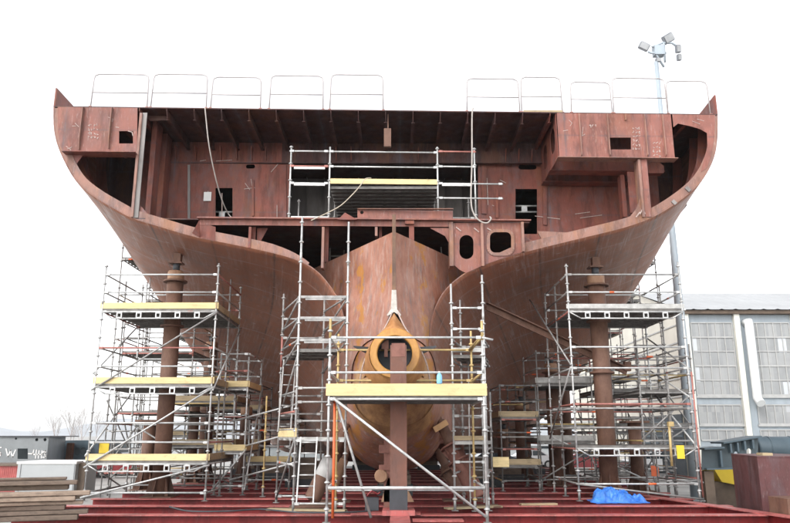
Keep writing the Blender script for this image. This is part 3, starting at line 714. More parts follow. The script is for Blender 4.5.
# ================================================================== GROUND, BEAMS
GZ = -.9
bm = B(); v = [bm.verts.new(p) for p in ((-2500, -60, GZ), (2500, -60, GZ), (2500, 3500, GZ), (-2500, 3500, GZ))]; bm.faces.new(v)
struct(obj('ground', bm, 'concrete'))
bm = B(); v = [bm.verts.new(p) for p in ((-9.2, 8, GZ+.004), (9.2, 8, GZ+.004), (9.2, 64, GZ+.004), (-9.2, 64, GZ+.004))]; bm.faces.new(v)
struct(obj('berth_shade_floor', bm, 'shade_floor'))  # dark sheet added over the concrete for shade between beams and less bounce
bm = B()
N_ = 60; hl = []
rh = random.Random(3)
for i in range(N_+1):
    x = -2200+4400*i/N_
    h = 16+14*math.sin(i*.33+1)+7*math.sin(i*.9)+rh.uniform(-1.5, 1.5)
    h += 14*math.exp(-((x+1150)/500)**2)
    hl.append((x, max(8, h)))
r0 = [bm.verts.new((x, 2480, GZ-.5)) for x, h in hl]; r1 = [bm.verts.new((x, 2750, h*1.75)) for x, h in hl]; r2 = [bm.verts.new((x*1.2, 3300, GZ-.5)) for x, h in hl]
for i in range(N_):
    bm.faces.new((r0[i], r0[i+1], r1[i+1], r1[i])).smooth = True; bm.faces.new((r1[i], r1[i+1], r2[i+1], r2[i])).smooth = True
struct(obj('hills', bm, 'hill'))
def ibeam(x0, x1, y, label, zt=0.0, h=.55, fw=.30, group='red transverse beams of the building berth'):
    t = thing('floor_beam', label, 'steel beam', ((x0+x1)/2, y, zt-h), group)
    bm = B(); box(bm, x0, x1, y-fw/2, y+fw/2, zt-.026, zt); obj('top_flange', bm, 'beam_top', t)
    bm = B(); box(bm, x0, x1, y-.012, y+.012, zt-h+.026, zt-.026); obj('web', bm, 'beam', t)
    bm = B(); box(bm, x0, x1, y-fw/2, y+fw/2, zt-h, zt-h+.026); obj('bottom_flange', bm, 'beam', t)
    return t
ordn = ['nearest red transverse floor beam, right at the bottom edge of the photo', 'second red floor beam from the front, passing under the front scaffold legs',
        'third red floor beam from the front, ending beside the brown-red box at right', 'fourth red floor beam from the front, carrying the blue tarpaulin',
        'fifth red floor beam from the front, under the feet of the tall steel columns', 'sixth red floor beam from the front, under the rear legs of the tower scaffolds',
        'seventh red floor beam from the front, in the shade below the hull', 'eighth red floor beam from the front, in the shade behind the skeg',
        'ninth red floor beam from the front, under the hull', 'tenth red floor beam from the front, under the hull', 'eleventh red floor beam from the front, deep under the hull', 'twelfth red floor beam from the front, deep under the hull', 'last red floor beam seen, farthest back in the dark below the hull']
for i, lb in enumerate(ordn):
    y = 14.35+2.02*i
    ibeam(-8.3+.05*i, 8.15-(.1 if i % 2 else 0)+(.35 if i == 0 else 0), y, lb)
def lbeam(x, y0, y1, label, fw=.42, zt=.03):
    t = thing('keel_beam', label, 'steel beam', (x, (y0+y1)/2, zt-.6))
    bm = B(); box(bm, x-fw/2, x+fw/2, y0, y1, zt-.026, zt); obj('top_flange', bm, 'beam_top', t)
    bm = B(); box(bm, x-.012, x+.012, y0, y1, -.56, zt-.027); obj('web', bm, 'beam', t)
    return t
lbeam(.1, 12.5, 16.05, 'short pale red beam running towards the viewer in front of the centre post', .40)
for x0, y0, x1, y1, lb in ((-.95, 16.15, .55, 16.6, 'flat pale red plate lying at the foot of the centre post'), (.35, 14.9, 1.35, 15.25, 'small pale red plate lying right of the short centre beam')):
    bm = B(); box(bm, x0, x1, y0, y1, .004, .03); tag(obj('steel_plate', bm, 'beam_top', base=((x0+x1)/2, (y0+y1)/2, .004)), lb, 'steel plate')
t = thing('edge_beam', 'red beam running back along the right edge of the berth', 'steel beam', (8.3, 19, -.5))
bm = B(); obox(bm, (8.45, 14.5, .012), (6.4, 24, .012), .32, .024); obj('top_flange', bm, 'beam_top', t)
bm = B(); obox(bm, (8.45, 14.5, -.27), (6.4, 24, -.27), .03, .5); obj('web', bm, 'beam', t)
# ================================================================== COLUMNS, PROPS
def column(x, y, ztop, r, label, mat='prop', flanges=(), jack=True, head=True):
    t = thing('support_column', label, 'steel column', (x, y, 0), 'steel columns holding up the hull')
    bm = B(); lathe(bm, [(r, .03), (r, ztop-(.75 if jack else .06))], (x, y, 0)); obj('pipe', bm, mat, t)
    for z in flanges:
        bm = B(); lathe(bm, [(r+.10, z-.03), (r+.10, z+.03)], (x, y, 0)); obj('flange', bm, mat, t)
    bm = B(); box(bm, x-r-.2, x+r+.2, y-r-.2, y+r+.2, .004, .03); obj('base_plate', bm, mat, t)
    for k in range(6):
        a = k*math.pi/3+.3; d = Vector((math.cos(a), math.sin(a), 0)); c = Vector((x, y, 0)); th = Vector((-d.y, d.x, 0))*.02
        bm = B(); plate(bm, [c+d*(r-.005)+Vector((0, 0, .032)), c+d*(r+.17)+Vector((0, 0, .032)), c+d*(r+.15)+Vector((0, 0, .10)), c+d*(r-.005)+Vector((0, 0, .62))], [], th); obj('foot_gusset', bm, mat, t)
    z = ztop-.75
    if jack:
        bm = B(); lathe(bm, [(r+.11, z), (r+.11, z+.05)], (x, y, 0)); obj('flange', bm, mat, t)
        bm = B(); lathe(bm, [(r*.95, z+.05), (r*1.0, z+.1), (r*1.0, z+.3), (r*.9, z+.34)], (x, y, 0)); obj('jack_body', bm, 'clay', t)
        bm = B(); lathe(bm, [(r*.42, z+.34), (r*.42, z+.58)], (x, y, 0)); obj('jack_ram', bm, 'dark', t)
        bm = B(); box(bm, x-r*.8, x+r*.8, y-r*.7, y+r*.7, z+.56, z+.60); box(bm, x-r*.35, x+r*.55, y-r*.4, y+r*.4, z+.6, z+.88); obj('jack_head', bm, 'prop', t)
    elif head:
        bm = B(); box(bm, x-r-.16, x+r+.16, y-r-.16, y+r+.16, ztop-.06, ztop); obj('head_plate', bm, mat, t)
    return t
def top_of(px, py, Y): return P(px, py, Y).z
def colpx(px0, py0, Y, pyt, rpx, label, **kw):
    b = P(px0, py0, Y); d = FW.dot(b-Vector((0, 0, EYE))); r = rpx*d/F_PX/2
    return column(b.x, Y, top_of(px0, pyt, Y), r, label, **kw)
colpx(160, 492, 20.9, 258, 17, 'tall brown steel column with stacked flanges inside the left front scaffold tower', flanges=(3.0, 4.75))
colpx(145, 489, 23.5, 420, 13, 'short brown column with a flat head plate left of the tall left column', jack=False)
colpx(203, 487, 28.5, 332, 13, 'brown column behind the left tower with a pale jack under the hull', flanges=(2.6,))
colpx(190, 486, 27.0, 385, 10, 'thin brown column just right of the tall left column', jack=False)
colpx(243, 486, 27.5, 396, 12, 'dark brown column at the inner end of the left scaffolds')
colpx(258, 482, 33, 410, 11, 'dark column deep under the left side of the hull')
colpx(610, 492, 20.9, 262, 18, 'tall brown steel column with stacked flanges inside the right front scaffold tower', flanges=(3.4, 4.9))
colpx(639, 489, 23.0, 421, 13, 'short brown column with a flat head plate right of the tall right column', jack=False)
colpx(557, 487, 25.5, 352, 13, 'brown column left of the tall right column, behind the right tower', flanges=(2.2,))
colpx(570, 486, 27.5, 380, 10, 'thin brown column close behind the right-hand pair of columns', jack=False)
colpx(525, 484, 30, 392, 15, 'dark column in the shade deep under the right side of the hull')
colpx(505, 482, 34, 420, 13, 'dark column farthest back under the right side of the hull')
# inclined shores at the skeg
def shore(a, b, r, label, mats, collars=(), wedge=None):
    a = Vector(a); b = Vector(b); d = (b-a).normalized(); L = (b-a).length
    t = thing('inclined_shore', label, 'steel prop', a, 'inclined shores propping the skeg')
    bm = B(); lathe(bm, [(r*.9, 0), (r, .05), (r, L*.62)], a, d, 20); obj('pipe', bm, mats[0], t)
    if mats[1]:
        bm = B(); lathe(bm, [(r+.006, L*.28), (r+.006, L*.52)], a, d, 20); obj('painted_band', bm, mats[1], t)
    bm = B(); lathe(bm, [(r*.8, L*.62), (r*.62, L*.70), (r*.62, L*.9), (r*.4, L*.92), (r*.4, L)], a, d, 16); obj('ram', bm, mats[2], t)
    for f in collars:
        bm = B(); lathe(bm, [(r+.09, L*f), (r+.09, L*f+.05)], a, d, 20); obj('collar', bm, mats[0], t)
        for k in range(6):
            e = d.orthogonal().normalized(); e.rotate(Matrix.Rotation(k*math.pi/3, 3, d)); bm = B(); q = a+d*(L*f-.3)
            plate(bm, [q+e*(r-.01), q+e*(r+.08)+d*.29, q+e*(r-.01)+d*.29], [], e.cross(d)*.015); obj('collar_gusset', bm, mats[0], t)
    bm = B(); box(bm, a.x-.5, a.x+.5, a.y-.3, a.y+.3, .006, .04); obj('base_plate', bm, 'prop', t)
    return t
shore(P(312, 500, 18.0), P(347, 424, 18.5), .20, 'thick brown prop with a white painted band leaning against the left side of the skeg', ('prop', 'white', 'prop'))
shore(P(331, 493, 19.3), P(352, 440, 19.6), .12, 'thin pale prop behind the white-banded one at left of the skeg', ('clay', None, 'prop'))
shore(P(478, 498, 18.0), P(436, 414, 18.5), .215, 'thick red-brown prop with two collars leaning against the right side of the skeg', ('prop_red', None, 'prop'), (.42, .60))
shore(P(462, 494, 19.6), P(437, 450, 19.9), .19, 'short dark prop close behind the collared one right of the skeg', ('prop', None, 'prop'), (.5,))
a, b = P(434, 430, 18.1), P(447, 422, 18.1); bm = B(); obox(bm, a, b, .3, .14, (0, 0, 1)); tag(obj('wood_wedge', bm, 'wedge', base=(a+b)/2), 'pale wooden wedge driven above the right-hand inclined prop', 'wedge')
# centre post with its foot and jack stand
YP = 15.95
t = thing('centre_post', 'square brown steel post standing in front of the shaft boss', 'steel post', P(399, 492, YP))
bm = B(); a, b = P(390.5, 345, YP), P(407, 480, YP); zb2 = .04; zf = P(398, 492, YP).z
box(bm, b.x-.36, b.x, YP-.01, YP+.33, P(398, 489, YP).z+.001, a.z); obj('column', bm, 'post', t)
bm = B(); box(bm, b.x-.37, b.x+.01, YP-.03, YP+.345, .131, P(398, 488, YP).z); obj('foot', bm, 'dark', t)
bm = B(); box(bm, b.x-.52, b.x+.16, YP-.2, YP+.5, .031, .13); obj('base_plate', bm, 'beam_top', t)
bm = B(); box(bm, b.x-.33, b.x-.03, YP-.018, YP-.0105, P(398, 341, YP).z-.35, P(398, 341, YP).z-.05); obj('cover_plate', bm, 'prop_red', t)
t = thing('jack_stand', 'rusty jack stand with brackets just behind the left side of the centre post', 'jack', P(384, 496, 16.9))
def Q(px, py): return P(px, py, 16.9)
bm = B(); a, b = Q(384, 436), Q(392, 500); box(bm, a.x, b.x, 16.9, 17.2, .03, a.z); obj('upright', bm, 'prop_red', t)
for y0, y1 in ((445, 453), (465, 470)):
    bm = B(); a, b = Q(379, y0), Q(392, y1); box(bm, a.x, b.x, 16.86, 17.25, b.z, a.z); obj('bracket', bm, 'prop_red', t)
bm = B(); plate(bm, [Q(381, 502), Q(392, 502), Q(392, 478), Q(388, 478)], [], (0, .3, 0)); obj('gusset', bm, 'clay', t)
bm = B(); plate(bm, [Q(407, 502), Q(414, 502), Q(409, 492), Q(407, 490)], [], (0, .3, 0)); obj('gusset', bm, 'clay', t)
bm = B(); lathe(bm, [(.13, 0), (.15, .1), (.15, .3), (.1, .34)], Q(381, 476)+Vector((0, -.1, 0)), (0, 1, 0), 18); obj('roller', bm, 'clay', t)
bm = B(); a = Q(372, 499); box(bm, a.x-.15, a.x+.15, 16.8, 17.1, .03, .3); tube(bm, [a+Vector((0, 0, .2)), Q(379, 491), Q(384, 489)], .03); obj('pump', bm, 'dark', t)
bm = B(); tube(bm, catmull([Q(367, 496), Q(372, 491), Q(378, 494), Q(382, 488)], 14), .02, 6); obj('hose', bm, 'carred', t)
# keel blocks on the centreline further back
for i in range(5):
    y = 21.5+2.4*i; t = thing('keel_block', ['stack of dark timber blocks under the keel, nearest one', 'second stack of keel blocks behind the centre post', 'third stack of keel blocks under the hull', 'fourth stack of keel blocks under the hull', 'farthest stack of keel blocks seen under the hull'][i], 'keel block', (0, y, 0), 'keel blocks under the hull')
    bm = B(); box(bm, -.5, .5, y-.3, y+.3, .006, .3); obj('steel_base', bm, 'dark', t)
    bm = B(); box(bm, -.45, .45, y-.28, y+.28, .302, .56); obj('timber_cap', bm, 'wood', t)
for i, (x, y, lb) in enumerate([(-3.2, 26, 'dark timber block stack left of the keel, nearest of its row'), (-4.8, 30, 'dark block stack left of the keel, second of its row'), (-3.6, 35, 'dark block stack left of the keel, farthest of its row'), (-6.6, 33, 'dark block stack under the left bilge'), (3.1, 26, 'dark timber block stack right of the keel, nearest of its row'), (4.4, 29, 'dark block stack right of the keel, second of its row'), (3.8, 34, 'dark block stack right of the keel, farthest of its row'), (6.2, 34, 'dark block stack under the right bilge'), (-1.6, 38, 'dark block stack just left of the far keel'), (1.7, 38, 'dark block stack just right of the far keel')]):
    t = thing('keel_block', lb, 'keel block', (x, y, 0), 'keel blocks under the hull'); zt_ = .9 if y < 28 else .5
    bm = B(); box(bm, x-.55, x+.55, y-.35, y+.35, GZ+.01, .2); obj('steel_base', bm, 'dark', t)
    bm = B(); box(bm, x-.45, x+.45, y-.3, y+.3, .202, zt_); obj('timber_cap', bm, 'wood', t)
# ================================================================== SMALL THINGS
# timber stack at lower left: every timber a thing
def timber_(xr, y, z, L, w, h, yaw, mat, label):
    d = Vector((-math.cos(yaw), -math.sin(yaw), 0)); a = Vector((xr, y, z+h/2)); b = a+d*L
    bm = B(); obox(bm, a, b, w, h-.004)
    bmesh.ops.subdivide_edges(bm, edges=[e for e in bm.edges if e.calc_length() > 1], cuts=6)
    for v in bm.verts: v.co += Vector((0, random.uniform(-.008, .008), random.uniform(-.003, .003)))
    bmesh.ops.bevel(bm, geom=[e for e in bm.edges if e.is_boundary or len(e.link_faces) == 2 and e.calc_face_angle() > 1], offset=.012, segments=1, affect='EDGES')
    o = obj('timber', bm, mat, base=(a+b)/2); 
    tag(o, label, 'timber', 'timbers stacked at lower left')
nm = ['lowest brown timber of the stack, resting on the red beams', 'second timber from the bottom of the brown stack', 'short brown timber third from the bottom of the stack', 'greyish timber fourth from the bottom of the stack', 'pale cracked timber in the middle of the stack', 'palest long timber of the stack, fourth from the top', 'dark brown timber third from the top of the stack', 'brown timber just under the top board of the stack', 'thin board lying on top of the timber stack']
z_ = .01
for i, (lb, xr, h, mat, yw, yo) in enumerate(zip(nm, (-6.5, -6.35, -6.75, -6.45, -6.55, -6.3, -6.8, -6.6, -6.85), (.10, .085, .09, .07, .095, .09, .10, .085, .05), ('wood', 'wood', 'wood', 'wood_pale', 'wood_pale', 'wood_pale', 'wood', 'wood', 'wood'), (18, 20.5, 17.5, 21, 19, 20, 18.5, 20, 21.5), (0, .1, -.05, .06, -.08, 0, .12, .05, .1))):
    timber_(xr+.12, 15.3+yo, z_, 6.5, .24, h, R(yw), mat, lb); z_ += h+.006
# tarpaulin
bm = B(); g = []; nx, ny = 90, 46
c0, c1 = P(591, 500, 19.3), P(643, 500, 19.3)
from mathutils import noise as mn
lumps = [(.27, .5, .23, .34, .46), (.12, .4, .12, .3, .2), (.60, .45, .15, .3, .30), (.74, .55, .12, .3, .25), (.90, .5, .08, .3, .24), (.45, .55, .2, .35, .22)]
for j in range(ny+1):
    row = []
    for i in range(nx+1):
        u, v = i/nx, j/ny; x = c0.x+(c1.x-c0.x)*u; y = 18.75+1.1*v
        h = sum(H_*max(0, 1-((u-a)/ra)**2-((v-b)/rb)**2)**.8 if ((u-a)/ra)**2+((v-b)/rb)**2 < 1 else 0 for a, b, ra, rb, H_ in lumps)**.9*.58
        d1 = mn.voronoi(Vector((x*4.2, y*4.2, .3)))[0]; d2 = mn.voronoi(Vector((x*9+3, y*9, .7)))[0]
        cr = (d1[1]-d1[0])*.20+(d2[1]-d2[0])*.09
        e = min(1, h/.12); z = .012+h*.80+e*(.10-cr)*.9
        sx_ = mn.noise(Vector((x*2.3, y*2.3, 4)))*.16*(1-.4*e); sy_ = mn.noise(Vector((x*2.1, y*2.6, 9)))*.18
        row.append(bm.verts.new((x+sx_, y+sy_, max(.010+.012*mn.noise(Vector((x*5, y*5, 2)))+.012, z))))
    g.append(row)
for j in range(ny):
    for i in range(nx): bm.faces.new((g[j][i], g[j][i+1], g[j+1][i+1], g[j+1][i]))
o = obj('tarpaulin', bm, 'tarp', base=((c0.x+c1.x)/2, 20.3, 0)); tag(o, 'crumpled bright blue tarpaulin heaped on the red beams at right', 'tarpaulin')
md = o.modifiers.new('cloth', 'SOLIDIFY'); md.thickness = .006
# planks under the scaffold feet, welding lead, offcuts
for pts, w_, lb in (((P(268, 503, 17.2), P(346, 505, 16.9)), .24, 'worn plank under the feet of the left stair scaffold'), ((P(446, 503, 17.4), P(500, 501, 17.9)), .24, 'worn plank under the feet of the right ladder scaffold'), ((P(520, 499, 18.4), P(556, 497, 18.5)), .2, 'short plank lying on the beams left of the blue tarpaulin')):
    a, b = (Vector((q.x, q.y, .024)) for q in pts); bm = B(); obox(bm, a, b, w_, .04); tag(obj('plank', bm, 'toe_old', base=(a+b)/2), lb, 'plank')
rails_lead = [Vector((q.x, q.y, .05)) for q in (P(372, 500, 16.6), P(350, 503, 16.3), P(300, 507, 16.2), P(262, 503, 16.9), P(228, 506, 16.5), P(190, 505, 16.5), P(170, 500, 17.5))]
bm = B(); tube(bm, catmull(rails_lead, 60), .018, 6); tag(obj('welding_lead', bm, 'dark', base=rails_lead[0]), 'dark welding lead snaking left across the red beams from the jack pump', 'cable')
# deck rails
rails = [(94,150,74,108,'first deck guard rail from the left, beside the left bulwark'),(153.5,208.5,74,108,'second deck guard rail from the left, above the white hose'),(212.5,262,77,107,'low guard rail third from the left on the deck edge'),(270.5,324,75.5,109,'fourth deck guard rail from the left, with a red foot bar'),(330.5,383.5,74.5,109,'guard rail just left of the wide gap in the middle of the deck edge'),
 (466,518.5,78.5,112,'guard rail just right of the wide gap in the middle of the deck edge'),(520,560.5,77,112,'narrow guard rail with a wooden board along its foot'),(569.5,610,82,113,'narrow low guard rail third from the right on the deck edge'),(611,664.5,78,113,'wide guard rail second from the right, left of the lamp mast'),(665,707,81,114,'rightmost deck guard rail, without a middle bar, beside the right bulwark')]
for i, (x0, x1, yt, yb, lb) in enumerate(rails):
    s = .25
    a, b, c = H(x0, yt, s), H(x1, yt, s), H((x0+x1)/2, yb, s)
    zt = a.z; z0 = ZD+.032
    t = thing('deck_rail', lb, 'guard rail', (c.x, c.y, z0), 'guard rails along the upper deck edge')
    r_ = .16; ya = YC+s
    def pt(x, z): return Vector((x, ya+K*x, z))
    pts = [pt(a.x, z0), pt(a.x+.02, zt-r_), pt(a.x+.05, zt-.05), pt(a.x+r_, zt), pt(b.x-r_, zt), pt(b.x-.05, zt-.05), pt(b.x-.02, zt-r_), pt(b.x, z0)]
    bm = B(); tube(bm, pts, .018, 8); obj('frame', bm, 'rail', t)
    if i != 9:
        bm = B(); zm = z0+(zt-z0)*.49; tube(bm, [pt(a.x+.02, zm), pt(b.x-.02, zm)], .017, 8); obj('middle_bar', bm, 'rail', t)
    if i in (3, 4, 8):
        bm = B(); tube(bm, [pt(a.x, z0+.06), pt(b.x, z0+.06)], .02, 8); obj('foot_bar', bm, 'rail_red', t)
    if i in (0, 6, 2):
        bm = B(); q = pt((a.x+b.x)/2, 0); box(bm, a.x+.05, b.x-.02 if i else b.x-.5, q.y-.05, q.y-.025, z0, z0+(.15 if i == 6 else .07)); obj('foot_board', bm, 'toe_old', t)
    for x in (a.x, b.x):
        bm = B(); box(bm, x-.04, x+.04, ya+K*x-.04, ya+K*x+.04, z0, z0+.12); obj('foot_clamp', bm, 'rail_red', t)
# hoses and rope
def cable(name, pts, r, mat, label, cat):
    bm = B(); tube(bm, catmull(pts, 40), r, 8); o = obj(name, bm, mat, base=pts[0]); tag(o, label, cat)
cable('hose', [H(205, 108, -.2), H(206, 118, -.22), H(209, 145, -.1), H(215, 175, .3), H(222, 200, .8), H(230, 216, 1.2), H(240, 221, .8), H(236, 224, .4)], .017, 'hose', 'pale hose hanging from the deck edge in front of the left doorway', 'hose')
cable('hose', [H(473, 108, -.25), H(472, 118, -.26), H(472, 160, -.26), H(471, 200, -.26), H(474, 214, -.28), H(480, 221, -.3), H(487, 223, -.3), H(491, 219, -.3), H(490, 217, -.2)], .022, 'hose', 'pale hose hanging at the right of the upper scaffold, looped at its end', 'hose')
cable('rope', [H(311, 220.5, -.3), H(325, 214, -.3), H(340, 206, -.3), H(352, 195, -.3), H(360, 186, -.3), H(365, 179, -.25), H(371, 178, -.1)], .014, 'rope', 'rope sagging across the upper scaffold from its yellow board to the deck edge', 'rope')
t = thing('steel_channel', 'pinkish steel channel lying along the edge of the middle deck behind the stem', 'steel channel', H(405, 220, -.12))
bm = B(); a, b = H(357.5, 212.5, -.14), H(453, 219.5, -.14); z0 = ZT+.0075
ww = [Vector((a.x, a.y, z0)), Vector((b.x, b.y, z0)), Vector((b.x, b.y, z0+.23)), Vector((a.x, a.y, z0+.23))]
plate(bm, ww, [[Vector((a.x+.12+.05*math.cos(k), a.y, z0+.16+.05*math.sin(k))) for k in [i*math.pi/4 for i in range(8)]]], (0, .016, 0)); obj('web', bm, 'plate_lit', t)
bm = B(); box(bm, a.x, b.x, a.y-.1, a.y-.0, z0+.232, z0+.246); 
obj('flange', bm, 'edge', t)
# bottle
t = thing('water_bottle', 'blue plastic bottle standing on the front scaffold platform', 'bottle', P(439.5, 386, 14.3))
c = P(439.5, 384, 14.3)
bm = B(); lathe(bm, [(.05, 0), (.056, .02), (.056, .14), (.05, .17), (.022, .215)], c, (0, 0, 1), 14); obj('body', bm, 'water', t)
bm = B(); lathe(bm, [(.024, .216), (.024, .245)], c, (0, 0, 1), 12); obj('cap', bm, 'white', t)
# ================================================================== BACKGROUND LEFT
YB = 40
t = thing('steel_hull_block', 'grey steel block with white painted letters and a dark window at the left edge', 'steel block', P(25, 470, YB))
x0, x1 = P(-60, 450, YB).x, P(47.5, 450, YB).x; zt = P(30, 437, YB).z; zb3 = P(30, 463.5, YB).z
win = [P(x, y, YB) for x, y in ((17.5, 448.5), (27.8, 448.5), (27.8, 459), (17.5, 459))]
def circ(px, py, r, Y): c = P(px, py, Y); return [c+Vector((r*math.cos(k*math.pi/6), 0, r*math.sin(k*math.pi/6))) for k in range(12)]
bm = B(); plate(bm, [Vector((x0, YB, zb3)), Vector((x1, YB, zb3)), Vector((x1, YB, zt)), Vector((x0, YB, zt))], [win, circ(36.7, 439.7, .085, YB), circ(45, 439.7, .085, YB), circ(16, 438.6, .06, YB)], (0, .03, 0)); obj('front_wall', bm, 'blockgrey', t)
bm = B(); plate(bm, [Vector((x1-.03, YB+.04, zb3)), Vector((x1-1.75, YB+6, zb3)), Vector((x1-1.75, YB+6, zt)), Vector((x1-.03, YB+.04, zt))], [], (-.02, .01, 0)); obj('side_wall', bm, 'bluegrey', t)
bm = B(); plate(bm, [Vector((x0-.2, YB-.1, zt)), Vector((x1+.1, YB-.1, zt)), Vector((x1-1.1, YB+6.4, zt)), Vector((x0, YB+6.4, zt))], [], (0, 0, .06)); obj('roof_plate', bm, 'dark', t)
bm = B(); box(bm, x0, x1-1.75, YB+5.6, YB+5.7, zb3, zt-.01); obj('back_wall', bm, 'blockdark', t)
bm = B(); box(bm, x0, x1-1.9, YB, YB+6, zb3-.14, zb3-.003); obj('bottom_plate', bm, 'dark', t)
for x in (x0+.5, x1-2.4):
    bm = B(); box(bm, x-.2, x+.2, YB+1.0, YB+1.4, GZ+.004, zb3-.15); obj('trestle', bm, 'brown', t)
def letter(strokes, w=.055):
    bm = B()
    for st_ in strokes:
        for p, q in zip(st_, st_[1:]):
            a = P(*p, YB)-Vector((0, .012, 0)); b = P(*q, YB)-Vector((0, .012, 0)); d = (b-a).normalized()*.03; obox(bm, a-d, b+d, w*random.uniform(.85, 1.15), .012, (0, 1, 0))
    obj('lettering', bm, 'white', t)
letter([[(1.2,447.5),(-2,448),(-2.2,451.5),(0,451.8),(1.0,454),(-.5,456.8),(-3,456)]])
letter([[(6.2,449),(8.0,456.5),(10.6,450.5)],[(10.6,450.5),(12.6,457),(15.6,450.2)]])
letter([[(28.6,453.6),(32.8,453.8)]]); letter([[(34.0,450),(32.8,454.4),(37.2,454.6)],[(36.6,450.2),(35.6,458)]])
letter([[(39.2,450.8),(38.4,458)],[(38.8,454.6),(42.0,454.4)],[(42.2,451),(41.4,457.8)]])
letter([[(43.0,452.2),(45.2,451),(45.8,453),(44,454.2),(46,455.2),(45.4,457.4),(42.8,457.2)]])
# dark blocks behind
t = thing('steel_hull_block', 'dark blue-grey steel block with oval openings behind the lettered grey block', 'steel block', P(75, 470, 47))
bm = B(); x0, x1 = P(63, 450, 47).x, P(97, 450, 47).x
hs = [[P(x, y, 47) for x, y in rrect(cx, 451.5, 6, 8, 2.8)] for cx in (77, 83.5, 92)]
plate(bm, [P(62, 441, 47), P(98, 441, 47), P(98, 462, 47), P(62, 462, 47)], hs, (0, .03, 0)); obj('front_wall', bm, 'bluegrey', t)
bm = B(); a = P(62, 440.5, 47); box(bm, a.x, P(98, 441, 47).x, 47.05, 53, a.z-1.4, a.z); obj('body', bm, 'blockdark', t)
bm = B(); a = P(67, 443, 46.6); box(bm, a.x, a.x+.35, 46.6, 46.9, P(67, 461, 46.6).z, a.z); obj('rust_post', bm, 'prop', t)
for px in (66, 80, 94):
    a = P(px, 463, 48); bm = B(); box(bm, a.x-.2, a.x+.2, 48, 48.4, GZ+.004, P(px, 464, 48).z); obj('trestle', bm, 'brown', t)
t = thing('storage_container', 'long pale grey container behind the timber stack', 'container', P(48, 490, 31))
a, b = P(18, 464, 31), P(76, 464, 31); bm = B(); box(bm, a.x, b.x, 31, 33.2, GZ+.12, a.z); obj('body', bm, 'container', t)
bm = B(); box(bm, a.x-.04, b.x+.04, 30.96, 33.24, a.z+.002, a.z+.1); obj('top_edge', bm, 'white', t)
for x in (a.x+.02, b.x-.16):
    bm = B(); box(bm, x, x+.12, 30.97, 30.998, GZ+.12, a.z); obj('corner_post', bm, 'container', t)
bm = B(); a, b = P(77, 463, 31.3), P(86, 463, 31.3); t = tag(obj('board', bm if not box(bm, a.x, b.x, 31.3, 31.42, GZ+.003, a.z) else bm, 'brown', base=((a.x+b.x)/2, 31.3, GZ)), 'upright brown board at the right end of the grey container', 'board')
t = thing('corrugated_shed', 'faded red corrugated sheet shed at the left edge behind the timber', 'shed', P(5, 490, 35))
bm = B(); a, b = P(-40, 466, 35), P(18, 466, 35); nn = 60
prev = None
for i in range(nn+1):
    x = a.x+(b.x-a.x)*i/nn; y = 35+(.05 if i % 2 else 0)
    cur = (bm.verts.new((x, y, GZ)), bm.verts.new((x, y, a.z)))
    if prev: bm.faces.new((prev[0], cur[0], cur[1], prev[1]))
    prev = cur
obj('wall_sheet', bm, 'redcorr', t)
bm = B(); box(bm, a.x, b.x, 35.06, 37, GZ, a.z-.02); obj('body', bm, 'redcorr', t)
bm = B(); box(bm, a.x, b.x+.05, 34.9, 37.1, a.z, a.z+.08); obj('roof', bm, 'brown', t)
# bare trees
def bare_tree(x, y, h, seed, label):
    rr = random.Random(seed); t = thing('bare_tree', label, 'tree', (x, y, GZ), 'bare winter trees on the left')
    trunk = B(); crown = B()
    def branch(p, d, L, r, lev):
        q = p; pts = [p]
        for k in range(3):
            d = (d+Vector((rr.uniform(-.16, .16), rr.uniform(-.16, .16), rr.uniform(0, .16)))).normalized(); q = q+d*(L/3); pts.append(q)
        tube(trunk if lev == 0 else crown, pts, r, 5 if lev < 2 else 3, r2=r*.5, caps=False)
        if lev >= 4: return
        for k in range(5 if lev == 0 else 4):
            f = rr.uniform(.3, 1); i = min(2, int(f*3)); pp = pts[i].lerp(pts[i+1], f*3-i)
            a = rr.uniform(0, 2*math.pi); nd = (d*.9+Vector((math.cos(a), math.sin(a), .25))*.62).normalized()
            branch(pp, nd, L*rr.uniform(.5, .72), r*.45, lev+1)
    branch(Vector((x, y, GZ)), Vector((0, 0, 1)), h*.62, h*.014, 0)
    obj('trunk', trunk, 'bark', t); obj('crown', crown, 'bark', t)
for px, pyt, Y, sd, lb in ((60, 402, 95, 1, 'tallest bare tree behind the left steel blocks'), (72, 398, 100, 2, 'bare tree with wide branches just left of the left scaffold tower'), (86, 402, 92, 3, 'bare tree seen through the edge of the left scaffold tower'), (40, 424, 120, 4, 'small bare tree standing alone above the grey lettered block'), (98, 408, 98, 6, 'bare tree behind the outer leg of the left scaffold tower'), (76, 417, 110, 9, 'low bare tree between the two taller ones at left')):
    p = P(px, pyt, Y); bare_tree(p.x, Y, p.z-GZ, sd, lb)
